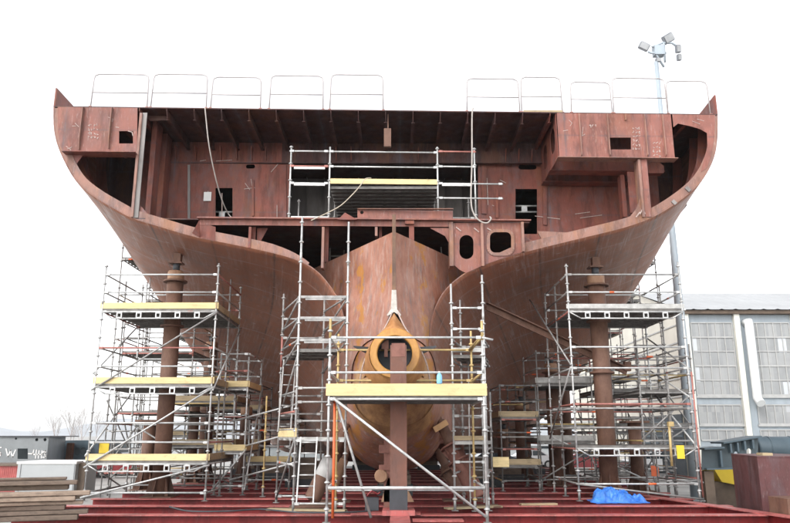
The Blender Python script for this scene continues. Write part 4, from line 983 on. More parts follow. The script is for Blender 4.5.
# parked cars far behind
def car(px, Y, mat, label, yaw=0, kind='car'):
    p = P(px, 480, Y); t = thing('parked_car', label, kind, (p.x, Y, GZ), 'cars parked far behind the berth')
    z = GZ; pr = [(-2.1, .3), (-2.12, .75), (-1.85, .92), (-1.2, .98), (-.55, 1.42), (.75, 1.45), (1.45, 1.0), (2.05, .85), (2.15, .6), (2.1, .3)]
    bm = B(); plate(bm, [Vector((p.x+x, Y-.85, z+h)) for x, h in pr], [], (0, 1.7, 0)); obj('body', bm, mat, t)
    for i, q in enumerate((((-1.05, 1.0), (-.5, 1.36), (.1, 1.38), (.1, 1.0)), ((.16, 1.0), (.16, 1.38), (.7, 1.38), (1.25, 1.02)))):
        bm = B(); plate(bm, [Vector((p.x+x, Y-.86, z+h)) for x, h in q], [], (0, .008, 0)); obj('window', bm, 'glass', t)
    for x in (-1.3, 1.35):
        for y in (-.88, .70):
            bm = B(); lathe(bm, [(.31, 0), (.32, .03), (.32, .17), (.31, .2)], (p.x+x, Y+y, z+.32), (0, 1, 0), 16); w = obj('wheel', bm, 'tyre', t)
            if y < 0: bm = B(); lathe(bm, [(.19, -.006), (.19, .01)], (p.x+x, Y+y, z+.32), (0, 1, 0), 12); obj('rim', bm, 'galv', w)
for px, Y, m_, lb in ((112, 50, 'cargo', 'dark parked car seen under the left scaffold tower'), (128, 47, 'carred', 'dark red parked car seen through the left tower legs'), (101, 58, 'bluegrey', 'blue-grey parked car left of the red one'), (440, 62, 'carwhite', 'white parked car seen in the gap under the hull'), (492, 58, 'cargo', 'dark parked car far behind, right of the skeg'), (530, 60, 'carwhite', 'white parked car seen between the right-hand columns'), (585, 55, 'carred', 'red parked car behind the tall right column'), (655, 52, 'carwhite', 'white parked car behind the right tower, near the lamp mast')):
    car(px, Y, m_, lb)
# ================================================================== BACKGROUND RIGHT
YW = 46.0
t = thing('workshop_building', 'large workshop with grey-blue walls, tall window grids and a corrugated roof at right', 'building', P(745, 490, YW))
def W(px, py, d=0): return P(px, py, YW+d)
ze = W(740, 311).z; xl_, xr_ = W(690, 400).x, W(690, 400).x+22
bm = B(); box(bm, xl_, xr_, YW, YW+30, GZ, ze-.25); obj('wall', bm, 'facade', t)
bm = B(); box(bm, xl_-.3, xr_, YW-.45, YW+.2, ze-.24, ze-.02); obj('eaves_gutter', bm, 'brown', t)
# roof: corrugated sheets
bm = B(); zr = W(740, 291, 7).z; nn = 125; prev = None
for i in range(nn+1):
    x = xl_-.35+(xr_-xl_+.35)*i/nn; dz = .05 if i % 5 == 0 else 0
    cur = (bm.verts.new((x, YW-.6, ze+dz)), bm.verts.new((x, YW+8, zr+dz)), bm.verts.new((x, YW+30.4, ze+.3+dz)))
    if prev: bm.faces.new((prev[0], cur[0], cur[1], prev[1])); bm.faces.new((prev[1], cur[1], cur[2], prev[2]))
    prev = cur
obj('roof', bm, 'roof', t)
bays = [(697.5, 739.5), (756.5, 798), (815, 857)]
rowsW = [(323, 395), (405, 424), (430, 440)]
for bi, (a_, b_) in enumerate(bays):
    for (t_, u_) in rowsW:
        xa_, xb_ = W(a_, 400).x, W(b_, 400).x; zt_, zu_ = W(a_, t_).z, W(a_, u_).z
        bm = B(); box(bm, xa_, xb_, YW-.03, YW-.004, zu_, zt_); w = obj('window', bm, 'panes', t)
        bm = B(); nc = max(2, round((xb_-xa_)/.52)); nr = max(1, round((zt_-zu_)/.93))
        for i in range(nc+1): x = xa_+(xb_-xa_)*i/nc; box(bm, x-.028, x+.028, YW-.075, YW-.031, zu_, zt_)
        for i in range(nr+1): z = zu_+(zt_-zu_)*i/nr; box(bm, xa_, xb_, YW-.085, YW-.0755, z-(.06 if i % 2 == 0 else .03), z+.035)
        obj('window_bars', bm, 'frame', w)
    for y0 in (396, 424.5):
        bm = B(); box(bm, W(a_, 400).x-.1, W(b_, 400).x+.1, YW-.14, YW-.005, W(a_, y0+2).z, W(a_, y0).z); obj('sill', bm, 'frame', t)
for px0, px1 in ((690, 694.5), (741, 746.5), (800, 806)):
    bm = B(); x0, x1 = W(px0, 400).x, W(px1, 400).x; box(bm, x0, x1, YW-.3, YW-.002, GZ, ze-.25); obj('pilaster', bm, 'pillar', t)
p0, p1 = W(751, 322, -.5), W(751, 398, -.5)
bm = B(); x = W(753, 360, -.5).x; tube(bm, [Vector((x, YW+.05, p0.z)), Vector((x, YW-.5, p0.z)), Vector((x, YW-.5, p0.z-.5)), Vector((x, YW-.5, p1.z)), Vector((x, YW-.9, p1.z-.35))], .27, 14); obj('duct', bm, 'duct', t)
# side wall: cream cladding with rails, a dark louvred gate
xs = xl_-.004; yb_ = YW+30
bm = B(); plate(bm, [Vector((xs, YW+.02, GZ)), Vector((xs, yb_, GZ)), Vector((xs, yb_, ze+.2)), Vector((xs, YW+8, zr-.08)), Vector((xs, YW+.02, ze-.03))], [], (-.05, 0, 0)); sw = obj('side_wall', bm, 'gable', t)
for i in range(8):
    bm = B(); z = .6+i*1.15; box(bm, xs-.1, xs-.0505, YW+.02, yb_, z, z+.09); obj('cladding_rail', bm, 'brown' if i % 3 == 9 else 'frame', sw)
bm = B(); y0, y1 = YW+1.2, YW+9; box(bm, xs-.2, xs-.101, y0, y1, GZ, P(690, 414, YW+1).z); lv = obj('louvred_gate', bm, 'louvre', t)
for i in range(6):
    bm = B(); z = .2+i*.45; box(bm, xs-.26, xs-.201, y0, y1, z, z+.12); obj('slat', bm, 'bluegrey', lv)
# lamp mast
YM = 30.0
b0 = P(699, 480, YM); tp = P(664.5, 62, YM); xm = P(688, 400, YM).x
t = thing('lamp_mast', 'tall grey-blue floodlight mast rising behind the right end of the hull', 'lamp mast', (xm, YM, GZ))
bm = B(); lathe(bm, [(.25, 0), (.22, 4), (.17, 9), (.11, 13), (.09, tp.z-GZ)], (xm, YM, GZ), (0, 0, 1), 20); obj('pole', bm, 'mast', t)
bm = B(); lathe(bm, [(.45, 0), (.45, .08), (.32, .1)], (xm, YM, GZ), (0, 0, 1), 20); obj('base', bm, 'mast', t)
bm = B()
top = Vector((xm, YM, tp.z))
def Mh(px, py, dy=0): return P(px, py, YM+dy)
for pts in ([Mh(664, 67), Mh(655, 53), Mh(648, 52)], [Mh(665, 62), Mh(664, 45), Mh(663, 42)], [Mh(652, 47), Mh(662, 43), Mh(672, 43), Mh(678, 47)], [Mh(650, 53), Mh(666, 53)]): tube(bm, pts, .05, 8)
obj('crossarm', bm, 'mast', t)
bm = B(); box(bm, Mh(654, 50).x, Mh(664, 50).x, YM-.1, YM+.25, Mh(655, 55).z, Mh(655, 46).z); obj('control_gear', bm, 'mast', t)
for cx, cy, w, h, rot in ((644, 46.5, .46, .33, -28), (668, 38.5, .50, .40, 32), (678, 49, .22, .36, 5), (679, 57.5, .18, .30, 5), (658, 60, .22, .18, 0)):
    c = Mh(cx, cy); m4 = Matrix.Translation(c) @ Matrix.Rotation(R(-rot), 4, 'Y') @ Matrix.Rotation(R(18), 4, 'X')
    bm = B(); box(bm, -w/2, w/2, -.12, .12, -h/2, h/2); bmesh.ops.bevel(bm, geom=bm.edges[:], offset=.03, segments=2, affect='EDGES'); bmesh.ops.transform(bm, matrix=m4, verts=bm.verts); fl = obj('floodlight', bm, 'lamp', t)
    bm = B(); box(bm, -w*.42, w*.42, -.135, -.1205, -h*.4, h*.4); bmesh.ops.transform(bm, matrix=m4, verts=bm.verts); obj('lamp_glass', bm, 'lampglass', fl)
# steel girder, tank and box on the right
YT = 24.0
def T(px, py, d=0): return P(px, py, YT+d)
t = thing('steel_girder', 'dark blue-grey girder with ribbed sloping underside between lamp mast and tank', 'steel girder', T(715, 460))
bm = B(); plate(bm, [T(702, 449.5), T(722, 448), T(722, 443.5), T(758, 437), T(758, 467), T(702, 470)], [[T(x, y) for x, y in rrect(749, 452, 5, 7, 2.3)], [T(x, y) for x, y in rrect(736, 454, 4, 5, 1.9)]], (0, .04, 0)); obj('web', bm, 'blockdark', t)
bm = B()
for p, q in (((702, 449), (722, 447.5)), ((721, 443), (759, 436.5))): obox(bm, T(*p)+Vector((0, .3, 0)), T(*q)+Vector((0, .3, 0)), 1.0, .05)
obj('top_flange', bm, 'bluegrey', t)
bm = B(); obox(bm, T(701, 468.5, .3), T(759, 467.5, .3), .9, .05); obj('bottom_flange', bm, 'bluegrey', t)
for px, y0 in ((728, 443), (735, 442), (742, 440.5), (750, 439), (718, 450)):
    bm = B(); a = T(px, y0+.6); box(bm, a.x-.03, a.x+.03, YT-.2, YT-.003, a.z-.28 if px != 718 else a.z-.5, a.z); obj('rib', bm, 'bluegrey', t)
for px in (706, 756):
    a = T(px, 470, .3); bm = B(); box(bm, a.x-.15, a.x+.15, YT+.1, YT+.5, GZ+.003, a.z-.03); obj('trestle', bm, 'brown', t)
t = thing('steel_tank', 'blue-grey cylindrical steel tank lying behind the brown-red box', 'tank', T(780, 470, 1))
bm = B(); a = T(755, 447.5, 1); b = T(850, 447.5, 1); r_ = (T(760, 437, 1).z-T(760, 459, 1).z)/2*1.0
lathe(bm, [(r_*.9, 0), (r_, .06), (r_, (b-a).length)], a, (1, 0, 0), 36); obj('shell', bm, 'bluegrey', t)
for k in range(4):
    bm = B(); lathe(bm, [(r_+.015, .4+k*.75), (r_+.015, .45+k*.75)], a, (1, 0, 0), 36); obj('band', bm, 'bluegrey', t)
for dx in (.5, 2.2):
    bm = B(); box(bm, a.x+dx, a.x+dx+.2, a.y-.4, a.y+.4, GZ+.003, a.z-r_+.02); obj('cradle', bm, 'brown', t)
YX = 17.2
t = thing('steel_box', 'tall brown-red painted steel box standing at the right end of the beams', 'steel box', P(760, 500, YX))
c0, c1, c2 = P(731.5, 457.5, YX+2.4), P(757, 457.5, YX), P(835, 461, YX)
zt = c1.z; zl = GZ+.01
bm = B(); pts = [Vector((c0.x, c0.y, zl)), Vector((c1.x, c1.y, zl)), Vector((c2.x, c2.y, zl)), Vector((c2.x, c2.y+2.6, zl))]
plate(bm, pts, [], (0, 0, zt-zl)); obj('body', bm, 'boxred', t)
bm = B(); plate(bm, [Vector((p.x*1.0, p.y-.012 if i in (1, 2) else p.y+.01, zt+.003)) for i, p in enumerate(pts)], [], (0, 0, .025)); obj('top_plate', bm, 'boxred', t)
p = P(765, 456.8, YX+.6); bm = B(); box(bm, p.x-.1, p.x+.14, YX+.5, YX+.8, zt+.03, zt+.09); tag(obj('wood_block', bm, 'toe_old', base=(p.x, YX+.6, zt+.03)), 'small pale wooden block lying on top of the brown-red box', 'wood block')
bm = B(); a, b = P(787, 499, YX-1.2), P(830, 512, YX-1.2); box(bm, a.x, b.x, YX-1.2, YX-.4, GZ+.01, a.z); tag(obj('steel_crate', bm, 'prop', base=((a.x+b.x)/2, YX-1, GZ)), 'low brown crate at the very right edge in front of the brown-red box', 'crate')
# yellow skip behind the mast, dark trestle
p = P(727, 478, 27); t = thing('yellow_skip', 'yellow skip seen between the lamp mast and the brown-red box', 'skip', (p.x, 27, GZ))
bm = B(); plate(bm, [P(714, 469, 27), P(744, 469, 27), P(742, 486, 27), P(722, 482, 27)], [], (0, 1.2, 0)); obj('body', bm, 'yellow', t)
bm = B(); a = P(728, 485, 27.3); box(bm, a.x-.6, a.x+.7, 27.2, 28, GZ+.003, a.z+.12); obj('base', bm, 'brown', t)
# dark sheds on the far side of the yard, closing the view below the hull
def shed(px0, px1, pyt, Y, mat, label):
    a, b = P(px0, pyt, Y), P(px1, pyt, Y); t = thing('yard_shed', label, 'shed', ((a.x+b.x)/2, Y, GZ), 'low sheds on the far side of the yard')
    bm = B(); box(bm, a.x, b.x, Y, Y+6, GZ, a.z); obj('wall', bm, mat, t)
    bm = B(); plate(bm, [Vector((a.x-.3, Y-.4, a.z+.002)), Vector((b.x+.3, Y-.4, a.z+.002)), Vector((b.x+.3, Y+3, a.z+.9)), Vector((a.x-.3, Y+3, a.z+.9))], [], (0, 0, .1)); obj('roof', bm, 'roof', t)
    n_ = max(2, int((b.x-a.x)/3))
    for i in range(n_):
        x = a.x+(i+.5)*(b.x-a.x)/n_; bm = B(); box(bm, x-.7, x+.7, Y-.03, Y-.002, GZ+1.3, min(a.z-.3, GZ+2.6)); obj('window', bm, 'louvre', t)
shed(100, 190, 441, 90, 'container', 'low pale shed seen behind the left scaffolds')
shed(208, 330, 446, 85, 'blockgrey', 'low grey shed far behind the left half of the hull')
shed(455, 585, 446, 88, 'container', 'low pale shed far behind the right half of the hull')
# ================================================================== SCAFFOLDS
RT = .0242
rs_ = random.Random(21)
def V3(p, z): return Vector((p[0], p[1], z))
def seg(t, name, a, b, mat, r=RT, n=8, ext=0.0):
    a = Vector(a); b = Vector(b); d = (b-a).normalized()
    bm = B(); tube(bm, [a-d*ext, b+d*ext], r, n); return obj(name, bm, mat, t)
def standard(t, p, z0, z1, mat, base=True, band=None):
    if z0 == 0 and (abs(p[0]) > 8.2 or p[1] > 39): z0 = GZ+.005
    bm = B(); tube(bm, [V3(p, z0), V3(p, z1)], RT*1.02, 10)
    z = z0+.25
    while z < z1-.02:
        lathe(bm, [(RT*1.1, z-.03), (.058, z-.006), (.058, z+.006), (RT*1.1, z+.03)], V3(p, 0), (0, 0, 1), 8); z += .5
    lathe(bm, [(RT*1.25, 0), (RT*1.25, .2)], V3(p, z1-1.1 if z1-z0 > 2.5 else z0+.1), (0, 0, 1), 8)
    mats = [mat]
    o = obj('standard', bm, mats, t)
    if base:
        bm = B(); box(bm, p[0]-.075, p[0]+.075, p[1]-.075, p[1]+.075, z0-.0, z0+.008); tube(bm, [V3(p, z0+.008), V3(p, z0+.3)], .032, 8); obj('base_plate', bm, 'galv_dull', o)
    if band:
        zb_, hb, mb = band; bm = B(); tube(bm, [V3(p, zb_), V3(p, zb_+hb)], RT*1.15, 8); obj('marking_band', bm, mb, o)
    return o
def couplers(bm, p, q):
    d = (Vector(q)-Vector(p)).normalized()
    for e, s in ((Vector(p), 1), (Vector(q), -1)): obox(bm, e+d*s*.03, e+d*s*.13, .06, .06)
def rail(t, name, p, q, z, mat, z2=None, marks=True):
    a = V3(p, z); b = V3(q, z if z2 is None else z2); bm = B(); tube(bm, [a, b], RT, 8); couplers(bm, a, b)
    o = obj(name, bm, mat, t)
    if marks and rs_.random() < .3:
        f = rs_.uniform(.1, .8); w = rs_.uniform(.1, .22); c = a.lerp(b, f); d = (b-a).normalized()
        bm = B(); tube(bm, [c, c+d*w], RT*1.15, 8); obj('marking_band', bm, rs_.choice(['tape_red', 'orange', 'white', 'tape_red']), o)
    return o
def lerp2(p, q, f): return (p[0]+(q[0]-p[0])*f, p[1]+(q[1]-p[1])*f)
def deck(t, c, z, mat='plank', n=None, over=0.0):
    """row of steel planks; c = front-left, front-right, back-right, back-left"""
    depth = (Vector(c[3])-Vector(c[0])).length; n = n or max(2, round(depth/.33))
    bm = B()
    for i in range(n):
        f0, f1 = (i+.03)/n, (i+.97)/n
        q = [lerp2(c[0], c[3], f0), lerp2(c[1], c[2], f0), lerp2(c[1], c[2], f1), lerp2(c[0], c[3], f1)]
        plate(bm, [V3(p, z) for p in q], [], (0, 0, .035))
        for f in (f0+.02/n, f1-.1/n):        # turned-down edges of each plank
            a, b = lerp2(c[0], c[3], f), lerp2(c[1], c[2], f); obox(bm, V3(a, z-.02), V3(b, z-.02), .02, .042)
        for k in range(1, 6):                # cross ribs underneath
            a, b = lerp2(q[0], q[1], k/6), lerp2(q[3], q[2], k/6); obox(bm, V3(a, z-.012), V3(b, z-.012), .03, .024)
    return obj('platform', bm, mat, t)
def toe(t, p, q, z, mat='toe', h=.17, off=.0):
    bm = B(); a = V3(p, z+h/2); b = V3(q, z+h/2); d = (b-a).normalized(); obox(bm, a-d*.06, b+d*.06, .032, h)
    return obj('toe_board', bm, mat, t)
def lattice(t, p, q, z, mat='galv', n=5):
    bm = B(); a, b = V3(p, z), V3(q, z); L = (b-a); tube(bm, [a+L*.1-Vector((0, 0, .18)), a+L*.9-Vector((0, 0, .18))], .02, 8); tube(bm, [a, b], .022, 8)
    tube(bm, [a-Vector((0, 0, .0)), a+L*.1-Vector((0, 0, .18))], .018, 6); tube(bm, [b, a+L*.9-Vector((0, 0, .18))], .018, 6)
    fr = Vector((0, -1, 0))
    for k in range(n):
        c = a+L*(.16+.68*k/(n-1))-Vector((0, 0, .09))
        for w in ((-.075, -.045), (.045, .075)): box(bm, c.x+w[0], c.x+w[1], c.y-.02, c.y+.02, c.z-.085, c.z+.085)
        box(bm, c.x-.045, c.x+.045, c.y-.02, c.y+.02, c.z+.045, c.z+.085); box(bm, c.x-.045, c.x+.045, c.y-.02, c.y+.02, c.z-.085, c.z-.055)
    return obj('lattice_girder', bm, mat, t)
def new_tower(label, c, z0=0.0, group=None):
    cx, cy = sum(p[0] for p in c)/4, sum(p[1] for p in c)/4
    return thing('scaffold_tower', label, 'scaffold', (cx, cy, z0), group or 'tube scaffold towers around the hull')
def rect(x0, x1, y0, y1): return [(x0, y0), (x1, y0), (x1, y1), (x0, y1)]
def tower(label, c, ztop, decks, z0=0.0, mat='galv', mid=False, braces=(), sides=(0, 1, 2, 3), toemat='toe', low=None, inner=None, platmat='plank', tops=None):
    t = new_tower(label, c, z0)
    mt = lambda: rs_.choice([mat]*5+['galv_dull']*2+['tape_red'] if mat == 'galv' else [mat]*5+['galv_dull', 'tape_red', 'ytube'])
    for i, p in enumerate(c): standard(t, p, z0, (tops[i] if tops else ztop+rs_.uniform(0, .12)), mat, band=(ztop-rs_.uniform(.5, 2), .3, 'tape_red') if rs_.random() < .3 else None)
    if mid:
        for a, b in ((0, 3), (1, 2)): standard(t, lerp2(c[a], c[b], .52), z0, ztop-rs_.uniform(0, .2), 'galv_dull')
    for z, tm in decks:
        deck(t, c, z, platmat)
        for i in range(4):
            p, q = c[i], c[(i+1) % 4]
            rail(t, 'ledger', p, q, z-.05, mt())
            if i in sides:
                for dz in (.5, 1.0): rail(t, 'guard_rail', p, q, z+dz, mt())
        if tm:
            for i in ((0, 1, 3) if tm != 'front' else (0,)):
                p, q = c[i], c[(i+1) % 4]; toe(t, p, q, z+.037, toemat if tm in ('front', 'all') else tm)
    for z in (low or ()):
        for i in range(4): rail(t, 'ledger', c[i], c[(i+1) % 4], z, mt())
    for i, za, zb in braces:
        p, q = c[i], c[(i+1) % 4]; n = Vector((q[1]-p[1], -(q[0]-p[0]), 0)).normalized()*.05
        a = V3(p, za)+n; b = V3(q, zb)+n; seg(t, 'brace', a, b, mat if rs_.random() < .7 else 'galv_dull', .0242, 8, .08)
    return t
# ---- left front tower
yf = 19.6
LF = rect(P(95.5, 380, yf).x, P(212, 380, yf).x, yf, 22.6)
zl = [P(100, y, yf).z for y in (310, 385, 462)]
t = tower('large front scaffold tower at left with three yellow toe boards, around the tall column', LF, P(100, 266, yf).z, [(zl[0], 'front'), (zl[1], 'front'), (zl[2], 'front')], low=(.2,), mid=True,
          braces=((0, zl[1]-.1, zl[0]-.1), (0, zl[2]-.1, zl[1]-.1), (0, .1, zl[2]-.1), (3, zl[0], zl[0]-1.7), (3, zl[1], zl[1]-1.8), (2, .2, 2.0), (1, zl[1]-.1, zl[0]-.1), (3, .1, zl[2])))
for z in zl: lattice(t, V3(LF[0], 0).xy+Vector((0, -.05)), V3(LF[1], 0).xy+Vector((0, -.05)), z-.06)
for z in zl: toe(t, LF[1], LF[2], z+.04, 'toe_old')
# yellow warning board hung in the left tower
p = P(104, 447.5, 20.2); bm = B(); box(bm, p.x-.13, p.x+.13, 20.2, 20.212, p.z-.15, p.z+.15); tag(obj('sign_board', bm, 'yellow', base=p), 'blank yellow board hanging on the left scaffold tower', 'sign')
# ---- left inner tower
yi = 21.5
LI = rect(P(219, 400, yi).x, P(247, 400, yi).x, yi, 23.6)
tower('narrow scaffold tower with short yellow boards, inboard of the large left tower', LI, P(240, 358, yi).z, [(P(230, 388, yi).z, 'all'), (P(230, 452, yi).z, 'all')], low=(.25, 2.2), braces=((0, .2, 1.2), (1, .2, 3.1)))
LJ = rect(P(250, 420, 23.5).x, P(291, 420, 23.5).x, 23.5, 25.2)
tower('low scaffold bay with one long yellow board beside the left stair tower', LJ, P(260, 392, 23.5).z, [(P(260, 463, 23.5).z, 'front')], low=(.3, 2.0), tops=(P(252, 420, 23.5).z, P(266, 392, 23.5).z, 2.6, 2.2))
t = new_tower('single yellow-topped scaffold pole with rails left of the stair tower', [(P(265, 440, 21).x, 21)]*4)
q0, q1 = P(265, 440, 21), P(285, 440, 20)
standard(t, (q0.x, 21), 0, P(265, 396, 21).z, 'ytube')
for y in (412, 440, 470): seg(t, 'ledger', P(230, y+10, 22.5), P(297, y-8, 18.6), 'galv')
# ---- left rows behind
def far(label, pxl, pxr, Y, depth, pys, pyt, mat='galv', tm=None, low=(.3,), br=()):
    c = rect(P(pxl, 400, Y).x, P(pxr, 400, Y).x, Y, Y+depth)
    return tower(label, c, P(pxl, pyt, Y).z, [(P(pxl, y, Y).z, tm) for y in pys], mat=mat, low=low, braces=br, platmat='plank')
far('second left scaffold tower, behind the large front one, with two bare decks', 118, 190, 25.2, 2.4, (352, 412), 318, 'galv_dull', None, (.3, 1.2), ((0, .3, 2.2), (3, .3, 3.2)))
far('dull grey scaffold tower behind the tall left column, with weathered boards', 168, 236, 24.4, 2.2, (402, 446), 372, 'galv_dull', 'toe_old', (.3,), ((0, .2, 1.2),))
far('third left scaffold tower farther under the hull, with yellow boards', 150, 215, 29.5, 2.2, (386, 436), 352, 'galv_dull', 'toe_old', (.3,), ((0, .3, 1.6),))
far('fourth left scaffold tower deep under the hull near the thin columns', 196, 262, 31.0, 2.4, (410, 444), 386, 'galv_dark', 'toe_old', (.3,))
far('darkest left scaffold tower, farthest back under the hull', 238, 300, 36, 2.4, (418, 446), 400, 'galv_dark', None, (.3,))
# side towers rising outside the hull at left, decks following the flare
def side_tower(px, py_deck, Y, label, w=1.5, depth=3.6, mat='galv_dull', sgn=-1):
    a = P(px, py_deck, Y); x0, x1 = (a.x-.0, a.x+w) if sgn < 0 else (a.x-w, a.x)
    c = rect(x0, x1, Y, Y+depth)
    return tower(label, c, a.z+1.6, [(a.z, None)], mat=mat, low=tuple(z for z in (.4, 1.8, 3.4, 5.0, 6.6) if z < a.z-.6), sides=(0, 3) if sgn < 0 else (0, 1), braces=((3 if sgn < 0 else 1, .4, 2.8), (0, .4, 2.0)))
side_tower(122, 258, 25.6, 'highest side scaffold beside the left flare of the hull', 1.1)
side_tower(146, 300, 29.4, 'middle side scaffold outside the left flare, behind the front tower', 1.1)
side_tower(172, 335, 33.4, 'lowest side scaffold outside the left flare, farthest back', 1.2)
# ---- right front tower
RF = rect(P(571.5, 360, yf).x, P(687, 360, yf).x, yf, 22.6)
zr = [P(600, y, yf).z for y in (310, 447)]
t = tower('large front scaffold tower at right with a grey-edged high deck, around the tall column', RF, P(600, 272, yf).z, [(zr[0], None), (zr[1], None)], low=(P(600, 347, yf).z, P(600, 368, yf).z, P(600, 404, yf).z, P(600, 484, yf).z), mid=True,
          tops=(P(566, 264, yf).z, P(682, 262, yf).z, 5.6, 6.0), braces=((1, zr[1], zr[1]+1.6), (1, zr[0], zr[0]+.0), (1, 3.4, 4.6), (1, 2.6, 3.6), (2, .2, 1.6), (0, P(600, 484, yf).z, .05), (3, 1.6, 3.4)))
toe(t, RF[0], RF[1], zr[0]+.04, 'plank_l', .13); lattice(t, (RF[0][0], yf-.05), (RF[1][0], yf-.05), zr[0]-.06); lattice(t, (RF[0][0], yf-.05), (RF[1][0], yf-.05), zr[1]-.04)
seg(t, 'red_standard', V3((RF[1][0]+.06, yf-.06), .1), V3((RF[1][0]+.06, yf-.06), P(690, 372, yf).z), 'tape_red')
seg(t, 'ledger', P(571, 365, yf-.06), P(530, 300, 22.5), 'galv_dull')
# yellow post and board on the right tower
ppx = P(670.5, 424, yf-.1); bm = B(); tube(bm, [P(669, 423, yf-.1), P(672, 466, yf-.1)], .035, 8); box(bm, ppx.x-.07, ppx.x+.07, yf-.16, yf-.04, ppx.z-.06, ppx.z+.06); tag(obj('yellow_post', bm, 'ytube', base=P(672, 466, yf-.1)), 'yellow tube clamped upright on the lower rails of the right scaffold tower', 'post')
p = P(680.5, 452, yf-.12); bm = B(); box(bm, p.x-.1, p.x+.1, yf-.13, yf-.118, p.z-.17, p.z+.17); tag(obj('sign_board', bm, 'yellow', base=p), 'blank yellow board hanging on the right scaffold tower', 'sign')
p = P(655, 471, 23.5); bm = B(); box(bm, p.x-.12, p.x+.12, 23.5, 23.512, p.z-.16, p.z+.16); tag(obj('sign_board', bm, 'orange', base=p), 'small orange board low behind the right scaffold tower', 'sign')
# ---- right rows behind
far('right scaffold tower left of the tall right column, with crowded rails', 538, 592, 23.6, 2.4, (384, 442), 352, 'galv_dull', 'plank_l', (.3, 2.0), ((0, .3, 1.3), (1, .3, 2.8)))
far('second right scaffold tower, behind the short flat-headed column', 600, 690, 24.4, 2.6, (390, 424), 352, 'galv_dull', None, (.3, 1.2), ((0, .3, 2.0), (1, 1.8, 3.4)))
far('third right scaffold tower farther back between the columns', 560, 640, 28.5, 2.4, (378, 432), 340, 'galv_dull', None, (.3, 1.0), ((0, .4, 1.7),))
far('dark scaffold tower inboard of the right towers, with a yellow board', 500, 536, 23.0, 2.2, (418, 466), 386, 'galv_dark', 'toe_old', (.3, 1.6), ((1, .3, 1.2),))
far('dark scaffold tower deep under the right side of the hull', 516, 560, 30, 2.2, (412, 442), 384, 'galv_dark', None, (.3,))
far('farthest right scaffold tower, low behind the red-banded poles', 610, 668, 33, 2.4, (408, 440), 378, 'galv_dull', None, (.3, 1.0))
side_tower(655, 262, 27.5, 'highest side scaffold beside the right flare of the hull', 1.0, 3.2, 'galv_dull', 1)
side_tower(640, 300, 31.5, 'middle side scaffold outside the right flare of the hull', 1.0, 3.2, 'galv_dull', 1)
side_tower(622, 332, 36, 'lowest side scaffold outside the right flare, farthest back', 1.1, 3.2, 'galv_dull', 1)
# overhanging deck bay at the right edge of the right tower
OB = rect(P(640, 390, 21.3).x, P(693, 390, 21.3).x, 21.3, 24.0)
tower('scaffold bay with a sloping-looking dark deck between the right tower and the mast', OB, P(660, 352, 22.8).z, [(P(660, 394, 22.8).z, None)], mat='galv_dull', low=(.4, 1.5), braces=((0, 1.6, 2.9),))
# inclined steel beam under the right flare
bm = B(); obox(bm, P(487, 306, 21.2), P(627, 371, 22.0), .06, .24); obox(bm, P(487, 303, 21.1), P(627, 368, 21.9), .2, .03); obox(bm, P(627, 371, 22.0), P(627, 362, 22.0), .2, .2)
tag(obj('inclined_beam', bm, 'prop', base=P(627, 371, 22.0)), 'dark steel beam sloping down to the right under the right flare', 'steel beam')
# ---- front centre scaffold
yc = 14.8
x0, x1 = P(328.5, 420, yc).x, P(484.5, 420, yc).x
FC = rect(x0, x1, yc, 17.0)
t = new_tower('white front scaffold in the middle with a long pale yellow board before the shaft boss', FC)
zd = P(400, 396, yc).z
tops = (P(330, 318, yc).z, P(483, 320, yc).z, P(469, 331, 17).z, P(339, 334, 17).z)
for i, (p, zt) in enumerate(zip(FC, tops)): standard(t, p, 0, zt, 'galv' if i in (0, 1) else 'ytube', band=(zt-.42, .4, 'ytube') if i < 2 else None)
deck(t, FC, zd-.03, 'plank'); toe(t, (x0, yc-.04), (x1, yc-.04), zd+.005, 'toe', .24); toe(t, FC[3], FC[2], zd, 'toe_old', .15)
for y in (337.5, 372.5): rail(t, 'guard_rail', FC[0], FC[1], P(400, y, yc).z, 'galv', marks=False)
for y in (350, 380.5): rail(t, 'guard_rail', FC[3], FC[2], P(400, y, 17).z, 'ytube', marks=False)
for a, b in ((1, 2), (0, 3)):
    for y in (337.5, 372.5): rail(t, 'guard_rail', FC[a], FC[b], P(400, y, yc).z, 'ytube' if a == 1 else 'galv')
    rail(t, 'ledger', FC[a], FC[b], zd-.08, 'galv'); rail(t, 'ledger', FC[a], FC[b], P(400, 488, yc).z, 'galv')
for y0, y1 in ((492, None),): 
    bm = B(); a, b = P(328, 488, yc-.02), P(485, 488, yc-.02); a.z = b.z; tube(bm, [a, b], .034, 10); obj('ledger', bm, 'galv', t)
rail(t, 'ledger', FC[0], FC[1], zd-.06, 'galv', marks=False); rail(t, 'ledger', FC[3], FC[2], .45, 'galv', marks=False)
seg(t, 'brace', P(333, 398, yc-.08), P(486, 517, yc-.08), 'galv', .027); seg(t, 'brace', P(336, 399, yc+.05), P(371, 518, yc-.05), 'galv_dull', .026)
po = P(334, 450, 15.6); seg(t, 'orange_standard', Vector((po.x, 15.6, 0)), Vector((po.x, 15.6, P(334, 398, 15.6).z)), 'orange', .03)
p1 = P(470, 375, 17); seg(t, 'brace', P(469, 385, 17), P(483, 372, yc), 'ytube'); seg(t, 'brace', P(469, 350, 17), P(483, 334, yc), 'ytube'); seg(t, 'ledger', P(482, 337.5, yc-.06), P(493, 340, yc-.06), 'galv')
